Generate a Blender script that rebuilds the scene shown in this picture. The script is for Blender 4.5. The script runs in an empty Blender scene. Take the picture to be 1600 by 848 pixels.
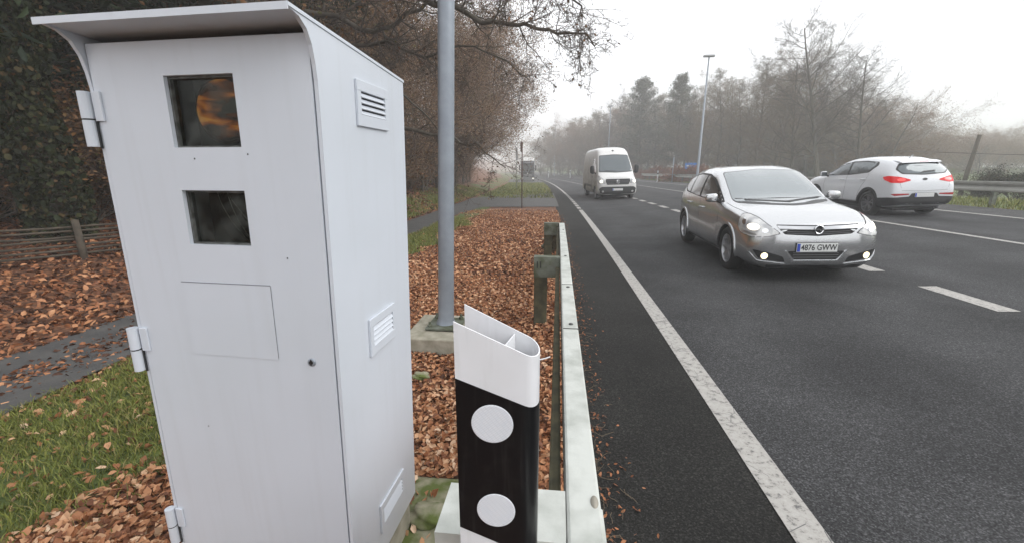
import bpy, bmesh, math, random
import numpy as np
from mathutils import Vector, Matrix, geometry
from mathutils.bvhtree import BVHTree

R = math.radians
sc = bpy.context.scene
COL = sc.collection
random.seed(7)
RNG = np.random.default_rng(7)

# ---------------------------------------------------------------- camera
F, PITCH, YAW, CAMH = 670.7, .2381, -.1054, 1.5
cd = bpy.data.cameras.new('camera')
cam = bpy.data.objects.new('camera', cd)
COL.objects.link(cam)
cam.location = (0, 0, CAMH)
cam.rotation_euler = (math.pi/2-PITCH, 0, -YAW)
cd.sensor_width = 36
cd.lens = F/1600*36
cd.clip_start = .02
cd.clip_end = 3000
sc.camera = cam

# ---------------------------------------------------------------- sky, sun, exposure
w = bpy.data.worlds.new("World")
sc.world = w
w.use_nodes = True
nt = w.node_tree
bg = nt.nodes['Background']
sky = nt.nodes.new('ShaderNodeTexSky')
sky.sky_type = 'NISHITA'
sky.sun_disc = False
sky.sun_elevation = R(38)
sky.sun_rotation = R(105)
sky.dust_density = 6
sky.air_density = 1.2
hs = nt.nodes.new('ShaderNodeHueSaturation')
hs.inputs['Saturation'].default_value = .12
nt.links.new(sky.outputs[0], hs.inputs['Color'])
mx = nt.nodes.new('ShaderNodeMixRGB')
mx.inputs[0].default_value = .86           # the overcast cloud deck over the clear sky
mx.inputs[2].default_value = (13.2, 13.4, 13.8, 1)
nt.links.new(hs.outputs[0], mx.inputs[1])
nt.links.new(mx.outputs[0], bg.inputs[0])
bg.inputs[1].default_value = .12
sd = bpy.data.lights.new('sun', 'SUN')
sd.energy = 1.65
sd.angle = R(40)
sd.color = (1, .97, .93)
so = bpy.data.objects.new('sun', sd)
COL.objects.link(so)
so.rotation_euler = (R(52), 0, R(75))
sc.view_settings.view_transform = 'Standard'
sc.view_settings.look = 'None'
sc.view_settings.gamma = 1
sc.view_settings.exposure = 0
sc.view_settings.use_curve_mapping = False
sc.cycles.max_bounces = 7
sc.cycles.diffuse_bounces = 3
sc.cycles.glossy_bounces = 3
sc.cycles.transparent_max_bounces = 12
sc.cycles.transmission_bounces = 4
sc.cycles.volume_bounces = 3
sc.cycles.use_denoising = True

# ---------------------------------------------------------------- projection helpers (design aid)
fw = Vector((math.sin(YAW)*math.cos(PITCH), math.cos(YAW)*math.cos(PITCH), -math.sin(PITCH)))
rt = Vector((math.cos(YAW), -math.sin(YAW), 0))
upv = rt.cross(fw)
def ray(x, y): return rt*((x-800)/F)-upv*((y-424)/F)+fw
def at(x, y, Y):
    d = ray(x, y); return Vector((0, 0, CAMH))+d*(Y/d.y)
def atz(x, y, z):
    d = ray(x, y); return Vector((0, 0, CAMH))+d*((z-CAMH)/d.z)

# ---------------------------------------------------------------- terrain shape
def curve(Y): return max(Y, 0)**2/1500. if Y < 80 else 4.27+(Y-80)*.107+(Y-80)**2/1100.
def base_z(Y): return -.009*max(-5, min(Y, 90))
def smooth(a, b, x):
    t = max(0., min(1., (x-a)/(b-a))); return t*t*(3-2*t)
def nz(x, y, s=1.):
    return (math.sin(x*1.3*s+.7)*math.cos(y*1.1*s-.4)+.5*math.sin(x*2.9*s+y*2.3*s+1.1)+.3*math.cos(x*5.1*s-y*4.7*s))/1.8
def road_z(x, y):
    u = x+curve(y); return base_z(y)+.035*max(0, min(u, 13.2)-1)
def ground_z(x, y):
    u = x+curve(y)
    z = base_z(y)
    if u > 1:
        z += .035*(min(u, 13.2)-1)-.06
        if u > 13.4:
            z += .05*smooth(13.4, 14.5, u)
            z += -.9*smooth(16, 26, u)*smooth(60, 25, y)+nz(x, y, .3)*.25*smooth(15, 22, u)
            z += 1.6*smooth(15, 24, u)*smooth(45, 80, y)
    elif u > .25:
        z -= .05
    if u < -4.4:
        v = -4.4-u
        z += .20*min(v, 2.0)*smooth(-1, 9, y)+.05*v
        z += .30*max(0, v-3)*smooth(0, 14, y)
        z = min(z, 6+.03*v)
        z += nz(x, y, .8)*.12*smooth(.4, 3, v)
    if -3.4 < u < 0: z += nz(x, y, 2.1)*.02
    return z

# ---------------------------------------------------------------- object helpers
def link(o, parent=None):
    COL.objects.link(o)
    if parent is not None: o.parent = parent
    return o
def tag(o, label=None, cat=None, group=None, kind=None):
    if label: o['label'] = label
    if cat: o['category'] = cat
    if group: o['group'] = group
    if kind: o['kind'] = kind
    return o
def mesh_obj(name, verts, faces, mats, parent=None, smooth_=False, fmat=None, loc=None):
    me = bpy.data.meshes.new(name)
    me.from_pydata([tuple(v) for v in verts], [], [tuple(f) for f in faces])
    if not isinstance(mats, (list, tuple)): mats = [mats]
    for m in mats: me.materials.append(m)
    if fmat is not None: me.polygons.foreach_set('material_index', fmat)
    if smooth_: me.polygons.foreach_set('use_smooth', [True]*len(me.polygons))
    me.update()
    o = bpy.data.objects.new(name, me)
    if loc: o.location = loc
    return link(o, parent)
def np_obj(name, V, Fq, mat, parent=None, smooth_=False, attr=None):
    """V (n,3), Fq (m,k) uniform faces"""
    me = bpy.data.meshes.new(name)
    k = Fq.shape[1]
    me.vertices.add(len(V)); me.vertices.foreach_set('co', np.ascontiguousarray(V, dtype=np.float32).ravel())
    me.loops.add(Fq.size); me.loops.foreach_set('vertex_index', np.ascontiguousarray(Fq, dtype=np.int32).ravel())
    me.polygons.add(len(Fq)); me.polygons.foreach_set('loop_start', np.arange(0, Fq.size, k, dtype=np.int32))
    if smooth_: me.polygons.foreach_set('use_smooth', np.ones(len(Fq), dtype=bool))
    me.materials.append(mat)
    if attr is not None:
        a = me.attributes.new('rnd', 'FLOAT', 'POINT'); a.data.foreach_set('value', np.asarray(attr, dtype=np.float32))
    me.update(calc_edges=True)
    return link(bpy.data.objects.new(name, me), parent)
def empty(name, loc=(0, 0, 0), rz=0.):
    o = bpy.data.objects.new(name, None); o.location = loc; o.rotation_euler = (0, 0, rz)
    o.empty_display_size = .1
    return link(o)
def copy_tree(o, parent=None):
    c = o.copy(); COL.objects.link(c)
    if parent is not None: c.parent = parent
    for ch in list(o.children): copy_tree(ch, c)
    return c
class MB:
    """collects shapes into one mesh"""
    def __init__(s, f=None): s.v = []; s.f = []; s.m = []; s.map = f
    def add(s, vs, fs, mi=0):
        n = len(s.v)
        s.v += [s.map(*v) if s.map else Vector(v) for v in vs]
        s.f += [tuple(i+n for i in f) for f in fs]; s.m += [mi]*len(fs)
    def box(s, x0, x1, y0, y1, z0, z1, mi=0, bev=0.):
        if bev <= 0:
            s.add([(x, y, z) for z in (z0, z1) for y in (y0, y1) for x in (x0, x1)],
                  [(0, 2, 3, 1), (4, 5, 7, 6), (0, 1, 5, 4), (2, 6, 7, 3), (0, 4, 6, 2), (1, 3, 7, 5)], mi)
        else:
            bm = bmesh.new(); bmesh.ops.create_cube(bm, size=1)
            for v in bm.verts: v.co = Vector(((x0+x1)/2+v.co.x*(x1-x0), (y0+y1)/2+v.co.y*(y1-y0), (z0+z1)/2+v.co.z*(z1-z0)))
            bmesh.ops.bevel(bm, geom=bm.edges[:], offset=bev, segments=2, affect='EDGES', profile=.5)
            bm.verts.index_update()
            s.add([tuple(v.co) for v in bm.verts], [tuple(v.index for v in f.verts) for f in bm.faces], mi); bm.free()
    def tube(s, pts, rad, k=8, mi=0, cap=True):
        pts = [Vector(p) for p in pts]
        if not isinstance(rad, (list, tuple)): rad = [rad]*len(pts)
        vs = []; fs = []
        ref = None
        for i, p in enumerate(pts):
            d = (pts[min(i+1, len(pts)-1)]-pts[max(i-1, 0)]).normalized()
            if ref is None:
                ref = Vector((0, 0, 1)) if abs(d.z) < .9 else Vector((1, 0, 0))
            a = d.cross(ref).normalized(); b = a.cross(d).normalized(); ref = b
            for j in range(k):
                t = 2*math.pi*j/k; vs.append(tuple(p+(a*math.cos(t)+b*math.sin(t))*rad[i]))
        for i in range(len(pts)-1):
            for j in range(k):
                fs.append((i*k+j, i*k+(j+1) % k, (i+1)*k+(j+1) % k, (i+1)*k+j))
        if cap: fs += [tuple(range(k-1, -1, -1)), tuple((len(pts)-1)*k+j for j in range(k))]
        s.add(vs, fs, mi)
    def lathe(s, prof, origin, axis, k=32, mi=0):
        """prof: (r, a) along the axis"""
        ax = Vector(axis).normalized(); ref = Vector((0, 0, 1)) if abs(ax.z) < .9 else Vector((1, 0, 0))
        a = ax.cross(ref).normalized(); b = ax.cross(a); o = Vector(origin)
        vs = []; fs = []
        for r, h in prof:
            for j in range(k):
                t = 2*math.pi*j/k; vs.append(tuple(o+ax*h+(a*math.cos(t)+b*math.sin(t))*r))
        for i in range(len(prof)-1):
            for j in range(k): fs.append((i*k+j, i*k+(j+1) % k, (i+1)*k+(j+1) % k, (i+1)*k+j))
        s.add(vs, fs, mi)
    def prism(s, poly, z0, z1, plane='xy', mi=0):
        """extrude a 2-D polygon: plane names the 2-D axes, z0..z1 along the third"""
        n = len(poly)
        def P(a, b, c): return {'xy': (a, b, c), 'xz': (a, c, b), 'yz': (c, a, b)}[plane]
        vs = [P(a, b, z0) for a, b in poly]+[P(a, b, z1) for a, b in poly]
        fs = [tuple(range(n-1, -1, -1)), tuple(range(n, 2*n))]+[(i, (i+1) % n, n+(i+1) % n, n+i) for i in range(n)]
        s.add(vs, fs, mi)
    def build(s, name, mats, parent=None, smooth_=False, loc=None):
        o = mesh_obj(name, s.v, s.f, mats, parent, smooth_, s.m if isinstance(mats, (list, tuple)) and len(mats) > 1 else None, loc)
        bm = bmesh.new(); bm.from_mesh(o.data); bmesh.ops.recalc_face_normals(bm, faces=bm.faces[:]); bm.to_mesh(o.data); bm.free()
        return o

# ---------------------------------------------------------------- materials
def mat(name, col, rough=.6, metal=0., spec=.5, noise=None, bump=0., bscale=40., coat=0., emit=None, estr=0., alpha=None):
    m = bpy.data.materials.new(name); m.use_nodes = True
    n = m.node_tree; b = n.nodes['Principled BSDF']
    b.inputs['Base Color'].default_value = (*col, 1); b.inputs['Roughness'].default_value = rough
    b.inputs['Metallic'].default_value = metal; b.inputs['Specular IOR Level'].default_value = spec
    b.inputs['Coat Weight'].default_value = coat; b.inputs['Coat Roughness'].default_value = .03
    if emit: b.inputs['Emission Color'].default_value = (*emit, 1); b.inputs['Emission Strength'].default_value = estr
    tc = n.nodes.new('ShaderNodeTexCoord')
    if noise:
        # noise = (second colour, scale, low, high)
        c2, s_, lo, hi = noise
        nn = n.nodes.new('ShaderNodeTexNoise'); nn.inputs['Scale'].default_value = s_; nn.inputs['Detail'].default_value = 6
        n.links.new(tc.outputs['Object'], nn.inputs['Vector'])
        cr = n.nodes.new('ShaderNodeValToRGB'); cr.color_ramp.elements[0].position = lo; cr.color_ramp.elements[1].position = hi
        cr.color_ramp.elements[0].color = (*col, 1); cr.color_ramp.elements[1].color = (*c2, 1)
        n.links.new(nn.outputs['Fac'], cr.inputs[0]); n.links.new(cr.outputs[0], b.inputs['Base Color'])
    if bump:
        bn = n.nodes.new('ShaderNodeTexNoise'); bn.inputs['Scale'].default_value = bscale; bn.inputs['Detail'].default_value = 5
        n.links.new(tc.outputs['Object'], bn.inputs['Vector'])
        bb = n.nodes.new('ShaderNodeBump'); bb.inputs['Strength'].default_value = bump; bb.inputs['Distance'].default_value = .01
        n.links.new(bn.outputs['Fac'], bb.inputs['Height']); n.links.new(bb.outputs[0], b.inputs['Normal'])
    return m
def ramp_attr(name, attr, stops, rough=.8, transl=0., spec=.3):
    m = bpy.data.materials.new(name); m.use_nodes = True
    n = m.node_tree; b = n.nodes['Principled BSDF']; b.inputs['Roughness'].default_value = rough
    b.inputs['Specular IOR Level'].default_value = spec
    a = n.nodes.new('ShaderNodeAttribute'); a.attribute_name = attr
    cr = n.nodes.new('ShaderNodeValToRGB')
    el = cr.color_ramp.elements
    while len(el) < len(stops): el.new(.5)
    for e, (p, c) in zip(el, stops): e.position = p; e.color = (*c, 1)
    n.links.new(a.outputs['Fac'], cr.inputs[0]); n.links.new(cr.outputs[0], b.inputs['Base Color'])
    return m
def glass_mat(name, tint=(.9, .93, .93), refl=1.5, clear=.8):
    m = bpy.data.materials.new(name); m.use_nodes = True
    n = m.node_tree; n.nodes.clear()
    out = n.nodes.new('ShaderNodeOutputMaterial'); mix = n.nodes.new('ShaderNodeMixShader')
    tr = n.nodes.new('ShaderNodeBsdfTransparent'); gl = n.nodes.new('ShaderNodeBsdfGlossy'); fr = n.nodes.new('ShaderNodeFresnel')
    tr.inputs[0].default_value = (*[c*clear for c in tint], 1); gl.inputs['Roughness'].default_value = .02
    fr.inputs[0].default_value = refl
    n.links.new(fr.outputs[0], mix.inputs[0]); n.links.new(tr.outputs[0], mix.inputs[1]); n.links.new(gl.outputs[0], mix.inputs[2])
    n.links.new(mix.outputs[0], out.inputs[0])
    return m
def add_dirt(m, zlo, zhi, col, axis='Z', amount=.8):
    """splashed road dirt low on a panel: a stain with its own shape, in object space"""
    n = m.node_tree; b = n.nodes['Principled BSDF']
    tc = n.nodes.new('ShaderNodeTexCoord'); sp = n.nodes.new('ShaderNodeSeparateXYZ'); n.links.new(tc.outputs['Object'], sp.inputs[0])
    mr = n.nodes.new('ShaderNodeMapRange'); mr.inputs[1].default_value = zlo; mr.inputs[2].default_value = zhi
    mr.inputs[3].default_value = 1; mr.inputs[4].default_value = 0
    n.links.new(sp.outputs[axis], mr.inputs[0])
    nn = n.nodes.new('ShaderNodeTexNoise'); nn.inputs['Scale'].default_value = 4; nn.inputs['Detail'].default_value = 8
    n.links.new(tc.outputs['Object'], nn.inputs['Vector'])
    mu = n.nodes.new('ShaderNodeMath'); mu.operation = 'MULTIPLY'; n.links.new(mr.outputs[0], mu.inputs[0]); n.links.new(nn.outputs['Fac'], mu.inputs[1])
    m2 = n.nodes.new('ShaderNodeMath'); m2.operation = 'MULTIPLY'; m2.inputs[1].default_value = amount*1.8; m2.use_clamp = True
    n.links.new(mu.outputs[0], m2.inputs[0])
    mx_ = n.nodes.new('ShaderNodeMixRGB'); n.links.new(m2.outputs[0], mx_.inputs[0])
    old = b.inputs['Base Color'].links
    if old: n.links.new(old[0].from_socket, mx_.inputs[1])
    else: mx_.inputs[1].default_value = b.inputs['Base Color'].default_value
    mx_.inputs[2].default_value = (*col, 1); n.links.new(mx_.outputs[0], b.inputs['Base Color'])
    return m

M = {}
M['white_paint'] = mat('white_paint', (.61, .65, .715), .34, noise=((.56, .60, .655), 2.2, .3, .75), bump=.04, bscale=9)
add_dirt(M['white_paint'], -.1, .42, (.36, .33, .28), amount=.42)
def streaks(m, amt=.10, sc_=(34, 34, 1.1)):
    n = m.node_tree; b = n.nodes['Principled BSDF']; L = n.links.new
    tc = n.nodes.new('ShaderNodeTexCoord'); mp = n.nodes.new('ShaderNodeMapping'); mp.inputs['Scale'].default_value = sc_; L(tc.outputs['Object'], mp.inputs[0])
    nn = n.nodes.new('ShaderNodeTexNoise'); nn.inputs['Scale'].default_value = 1; nn.inputs['Detail'].default_value = 4; L(mp.outputs[0], nn.inputs['Vector'])
    mr = n.nodes.new('ShaderNodeMapRange'); mr.inputs[1].default_value = .52; mr.inputs[2].default_value = .78; mr.inputs[3].default_value = 0; mr.inputs[4].default_value = amt*3; L(nn.outputs['Fac'], mr.inputs[0])
    n2 = n.nodes.new('ShaderNodeTexNoise'); n2.inputs['Scale'].default_value = 2.6; L(tc.outputs['Object'], n2.inputs['Vector'])
    mu = n.nodes.new('ShaderNodeMath'); mu.operation = 'MULTIPLY'; L(mr.outputs[0], mu.inputs[0]); L(n2.outputs['Fac'], mu.inputs[1])
    mx_ = n.nodes.new('ShaderNodeMixRGB'); L(mu.outputs[0], mx_.inputs[0]); L(b.inputs['Base Color'].links[0].from_socket, mx_.inputs[1]); mx_.inputs[2].default_value = (.33, .33, .31, 1)
    L(mx_.outputs[0], b.inputs['Base Color'])
streaks(M['white_paint'], .06)
M['white_inner'] = mat('white_inner', (.55, .56, .58), .5)
M['black'] = mat('black', (.012, .012, .013), .5)
M['rubber'] = mat('rubber', (.018, .018, .019), .75)
M['black_plastic'] = mat('black_plastic', (.022, .023, .024), .45, bump=.1, bscale=300)
M['galv'] = mat('galv', (.29, .325, .37), .45, .3, noise=((.23, .26, .30), 9., .3, .7))
M['galv_old'] = mat('galv_old', (.58, .60, .565), .55, .2, noise=((.36, .38, .345), 11., .40, .78), bump=.15, bscale=50)
add_dirt(M['galv_old'], .2, .5, (.16, .17, .10), amount=.5)
M['galv_moss'] = mat('galv_moss', (.20, .22, .19), .7, .1, noise=((.075, .085, .045), 8., .3, .62))
M['post_moss'] = mat('post_moss', (.055, .052, .032), .85, noise=((.11, .10, .055), 14., .35, .7), bump=.3)
M['concrete'] = mat('concrete', (.40, .37, .30), .85, noise=((.24, .23, .17), 11., .35, .7), bump=.5, bscale=35)
M['concrete_moss'] = mat('concrete_moss', (.33, .31, .22), .9, noise=((.11, .14, .035), 9., .38, .6), bump=.5, bscale=35)
M['post_white'] = mat('post_white', (.74, .75, .78), .3, noise=((.68, .69, .71), 12., .3, .8))
M['post_black'] = mat('post_black', (.005, .005, .006), .28, spec=.25, noise=((.014, .014, .014), 25, .55, .8), bump=.02, bscale=8)
M['rim'] = mat('rim', (.55, .56, .58), .3, .8)
M['rim_dark'] = mat('rim_dark', (.22, .22, .23), .35, .7)
M['chrome'] = mat('chrome', (.8, .81, .83), .12, 1.)
M['silver'] = mat('silver', (.60, .61, .62), .22, .93, coat=.7)
M['car_white'] = mat('car_white', (.72, .74, .77), .25, coat=.8)
M['van_white'] = mat('van_white', (.74, .74, .73), .3, coat=.5)
M['van_dirty'] = mat('van_dirty', (.66, .65, .63), .5)
add_dirt(M['van_dirty'], .2, 2.4, (.17, .14, .105), amount=1.0)
add_dirt(M['van_white'], .2, 1.3, (.20, .17, .13), amount=.3)
M['windscreen'] = mat('windscreen', (.27, .30, .31), .06, .55, coat=1.)
M['car_glass'] = mat('car_glass', (.025, .03, .032), .04, 0., spec=.9, coat=.6)
M['suv_glass'] = mat('suv_glass', (.10, .12, .13), .05, .45, coat=.8)
M['lamp_glass'] = mat('lamp_glass', (.74, .74, .73), .15, .25, coat=1., noise=((.45, .46, .47), 9., .45, .6))
M['lit'] = mat('lit', (1, .95, .85), .3, emit=(1, .94, .82), estr=1.0)
M['lit_fog'] = mat('lit_fog', (1, .9, .7), .3, emit=(1, .86, .52), estr=1.8)
M['red_lamp'] = mat('red_lamp', (.48, .004, .008), .25, spec=.25, coat=.15, emit=(1, .02, .02), estr=.22)
M['red_reflector'] = mat('red_reflector', (.40, .02, .025), .25, coat=.6)
M['plate'] = mat('plate', (.68, .69, .68), .4)
M['plate_blue'] = mat('plate_blue', (.03, .07, .42), .4)
M['shadow_gap'] = mat('shadow_gap', (.05, .05, .055), .8)
M['orange'] = mat('orange', (.70, .20, .02), .25, .5, emit=(1, .28, .02), estr=.38, noise=((.20, .05, .01), 38., .40, .66), bump=.5, bscale=60)
M['wood'] = mat('wood', (.10, .08, .058), .85, noise=((.05, .042, .032), 12, .3, .7), bump=.3)
M['sign_blue'] = mat('sign_blue', (.03, .20, .60), .4)
M['sign_red'] = mat('sign_red', (.45, .05, .04), .5)
M['sign_grey'] = mat('sign_grey', (.33, .34, .35), .5, .4)
M['rust'] = mat('rust', (.13, .07, .05), .8, noise=((.06, .04, .035), 20, .3, .7))
M['bark'] = mat('bark', (.075, .062, .048), .9, noise=((.12, .105, .08), 9, .35, .7), bump=.6, bscale=20)
M['bark_pale'] = mat('bark_pale', (.13, .115, .09), .9, noise=((.075, .07, .055), 6, .35, .7))
M['twig'] = mat('twig', (.085, .065, .05), .9)
M['twig_brown'] = mat('twig_brown', (.22, .155, .11), .9, noise=((.13, .10, .07), .6, .35, .65))
M['ivy'] = ramp_attr('ivy', 'rnd', [(0, (.010, .013, .006)), (.5, (.022, .032, .012)), (.8, (.045, .050, .018)), (1, (.11, .065, .03))], .65, spec=.2)
M['conifer'] = ramp_attr('conifer', 'rnd', [(0, (.010, .020, .010)), (.7, (.022, .038, .016)), (1, (.04, .06, .022))], .6)
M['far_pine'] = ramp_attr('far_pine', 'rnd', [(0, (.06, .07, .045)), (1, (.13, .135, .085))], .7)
M['brown_leaf'] = ramp_attr('brown_leaf', 'rnd', [(0, (.07, .035, .018)), (.5, (.18, .09, .042)), (.85, (.27, .145, .06)), (1, (.13, .14, .045))], .75)
M['hedge_leaf'] = ramp_attr('hedge_leaf', 'rnd', [(0, (.16, .10, .065)), (.6, (.29, .185, .12)), (.9, (.33, .21, .12)), (1, (.16, .16, .07))], .8)
M['olive_leaf'] = ramp_attr('olive_leaf', 'rnd', [(0, (.10, .09, .055)), (.6, (.19, .165, .10)), (1, (.25, .18, .10))], .8)
M['litter'] = ramp_attr('litter', 'rnd', [(0, (.07, .030, .017)), (.18, (.20, .078, .038)), (.42, (.38, .160, .072)), (.68, (.52, .265, .135)), (.88, (.64, .39, .23)), (1, (.72, .52, .36))], .6)
M['grass'] = ramp_attr('grass', 'rnd', [(0, (.07, .085, .02)), (.45, (.17, .20, .04)), (.75, (.27, .28, .065)), (.9, (.30, .24, .11)), (1, (.16, .10, .05))], .6)
M['twig_dry'] = mat('twig_dry', (.16, .12, .08), .9)
M['pale_line'] = mat('pale_line', (.7, .7, .7), .4)

# asphalt: aggregate speckle, wheel tracks and the darker shoulder follow the lane coordinate stored on the sheet
def asphalt(name, base, shoulder, fine=True):
    m = bpy.data.materials.new(name); m.use_nodes = True
    n = m.node_tree; b = n.nodes['Principled BSDF']; L = n.links.new
    tc = n.nodes.new('ShaderNodeTexCoord')
    vo = n.nodes.new('ShaderNodeTexVoronoi'); vo.inputs['Scale'].default_value = 135; L(tc.outputs['Object'], vo.inputs['Vector'])
    n1 = n.nodes.new('ShaderNodeTexNoise'); n1.inputs['Scale'].default_value = 120; n1.inputs['Detail'].default_value = 3; L(tc.outputs['Object'], n1.inputs['Vector'])
    n2 = n.nodes.new('ShaderNodeTexNoise'); n2.inputs['Scale'].default_value = 1.1; n2.inputs['Detail'].default_value = 7; L(tc.outputs['Object'], n2.inputs['Vector'])
    at_ = n.nodes.new('ShaderNodeAttribute'); at_.attribute_name = 'rnd'
    # shoulder mask
    cr = n.nodes.new('ShaderNodeValToRGB'); e = cr.color_ramp.elements
    e[0].position = .071; e[0].color = (*shoulder, 1); e[1].position = .075; e[1].color = (*base, 1)
    k = e.new(.74); k.color = (*base, 1)
    k = e.new(.78); k.color = (base[0]*1.5, base[1]*1.48, base[2]*1.42, 1)
    dv = n.nodes.new('ShaderNodeMath'); dv.operation = 'DIVIDE'; dv.inputs[1].default_value = 15.; L(at_.outputs['Fac'], dv.inputs[0]); L(dv.outputs[0], cr.inputs[0])
    # wheel tracks: cosine over a 1.8 m period, slightly polished and darker
    mu = n.nodes.new('ShaderNodeMath'); mu.operation = 'MULTIPLY'; mu.inputs[1].default_value = 2*math.pi/1.78; L(at_.outputs['Fac'], mu.inputs[0])
    co = n.nodes.new('ShaderNodeMath'); co.operation = 'COSINE'; L(mu.outputs[0], co.inputs[0])
    mr = n.nodes.new('ShaderNodeMapRange'); mr.inputs[1].default_value = -1; mr.inputs[2].default_value = 1; mr.inputs[3].default_value = .86; mr.inputs[4].default_value = 1.10; L(co.outputs[0], mr.inputs[0])
    mr2 = n.nodes.new('ShaderNodeMapRange'); mr2.inputs[1].default_value = .3; mr2.inputs[2].default_value = .7; mr2.inputs[3].default_value = .72; mr2.inputs[4].default_value = 1.30; L(n2.outputs['Fac'], mr2.inputs[0])
    # grains: random brightness per voronoi cell
    sp = n.nodes.new('ShaderNodeSeparateColor'); L(vo.outputs['Color'], sp.inputs[0])
    pw = n.nodes.new('ShaderNodeMath'); pw.operation = 'POWER'; pw.inputs[1].default_value = 3.5; L(sp.outputs[0], pw.inputs[0])
    mr3 = n.nodes.new('ShaderNodeMapRange'); mr3.inputs[1].default_value = 0; mr3.inputs[2].default_value = 1; mr3.inputs[3].default_value = .66; mr3.inputs[4].default_value = 1.9; L(pw.outputs[0], mr3.inputs[0])
    mr4 = n.nodes.new('ShaderNodeMapRange'); mr4.inputs[1].default_value = .34; mr4.inputs[2].default_value = .66; mr4.inputs[3].default_value = .48; mr4.inputs[4].default_value = 1.5; L(n1.outputs['Fac'], mr4.inputs[0])
    cur = cr.outputs[0]
    for f in (mr, mr2, mr3, mr4):
        vm = n.nodes.new('ShaderNodeVectorMath'); vm.operation = 'SCALE'; L(cur, vm.inputs[0]); L(f.outputs[0], vm.inputs['Scale']); cur = vm.outputs[0]
    L(cur, b.inputs['Base Color'])
    b.inputs['Roughness'].default_value = .8; b.inputs['Specular IOR Level'].default_value = .18
    bb = n.nodes.new('ShaderNodeBump'); bb.inputs['Strength'].default_value = .9; bb.inputs['Distance'].default_value = .004
    L(sp.outputs[1], bb.inputs['Height']); L(bb.outputs[0], b.inputs['Normal'])
    return m
def dusty_glass():
    m = glass_mat('pane_glass', (.75, .78, .74), 1.18, .85); n = m.node_tree; L = n.links.new
    out = [q for q in n.nodes if q.type == 'OUTPUT_MATERIAL'][0]; old = out.inputs[0].links[0].from_socket
    tc = n.nodes.new('ShaderNodeTexCoord'); nn = n.nodes.new('ShaderNodeTexNoise'); nn.inputs['Scale'].default_value = 18; nn.inputs['Detail'].default_value = 7; L(tc.outputs['Object'], nn.inputs['Vector'])
    mr = n.nodes.new('ShaderNodeMapRange'); mr.inputs[1].default_value = .48; mr.inputs[2].default_value = .75; mr.inputs[3].default_value = .02; mr.inputs[4].default_value = .16; L(nn.outputs['Fac'], mr.inputs[0])
    df = n.nodes.new('ShaderNodeBsdfDiffuse'); df.inputs[0].default_value = (.34, .36, .34, 1)
    mx2 = n.nodes.new('ShaderNodeMixShader'); L(mr.outputs[0], mx2.inputs[0]); L(old, mx2.inputs[1]); L(df.outputs[0], mx2.inputs[2]); L(mx2.outputs[0], out.inputs[0])
    return m
M['pane_glass'] = dusty_glass()
M['frame_grime'] = mat('frame_grime', (.13, .135, .13), .6, noise=((.03, .032, .028), 45, .35, .65))
M['asphalt'] = asphalt('asphalt', (.053, .0535, .0555), (.0255, .0250, .0232))
M['path'] = mat('path', (.066, .066, .066), .8, noise=((.10, .098, .094), 5, .3, .7), bump=.4, bscale=60)
def line_paint():
    m = mat('line_paint', (.52, .50, .47), .7)
    n = m.node_tree; b = n.nodes['Principled BSDF']; L = n.links.new
    tc = n.nodes.new('ShaderNodeTexCoord')
    nn = n.nodes.new('ShaderNodeTexNoise'); nn.inputs['Scale'].default_value = 28; nn.inputs['Detail'].default_value = 8; nn.inputs['Roughness'].default_value = .75
    L(tc.outputs['Object'], nn.inputs['Vector'])
    cr = n.nodes.new('ShaderNodeValToRGB'); e = cr.color_ramp.elements
    e[0].position = .36; e[0].color = (.10, .10, .10, 1); e[1].position = .47; e[1].color = (.37, .355, .33, 1)
    k = e.new(.7); k.color = (.46, .45, .43, 1)
    L(nn.outputs['Fac'], cr.inputs[0]); 
    vo = n.nodes.new('ShaderNodeTexVoronoi'); vo.feature = 'DISTANCE_TO_EDGE'; vo.inputs['Scale'].default_value = 4.5; L(tc.outputs['Object'], vo.inputs['Vector'])
    lt = n.nodes.new('ShaderNodeMath'); lt.operation = 'LESS_THAN'; lt.inputs[1].default_value = .006; L(vo.outputs['Distance'], lt.inputs[0])
    n3 = n.nodes.new('ShaderNodeTexNoise'); n3.inputs['Scale'].default_value = 3; L(tc.outputs['Object'], n3.inputs['Vector'])
    g3 = n.nodes.new('ShaderNodeMath'); g3.operation = 'GREATER_THAN'; g3.inputs[1].default_value = .52; L(n3.outputs['Fac'], g3.inputs[0])
    m3 = n.nodes.new('ShaderNodeMath'); m3.operation = 'MULTIPLY'; L(lt.outputs[0], m3.inputs[0]); L(g3.outputs[0], m3.inputs[1])
    mx_ = n.nodes.new('ShaderNodeMixRGB'); L(m3.outputs[0], mx_.inputs[0]); L(cr.outputs[0], mx_.inputs[1]); mx_.inputs[2].default_value = (.12, .12, .12, 1)
    L(mx_.outputs[0], b.inputs['Base Color'])
    return m
M['line'] = line_paint()
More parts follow.
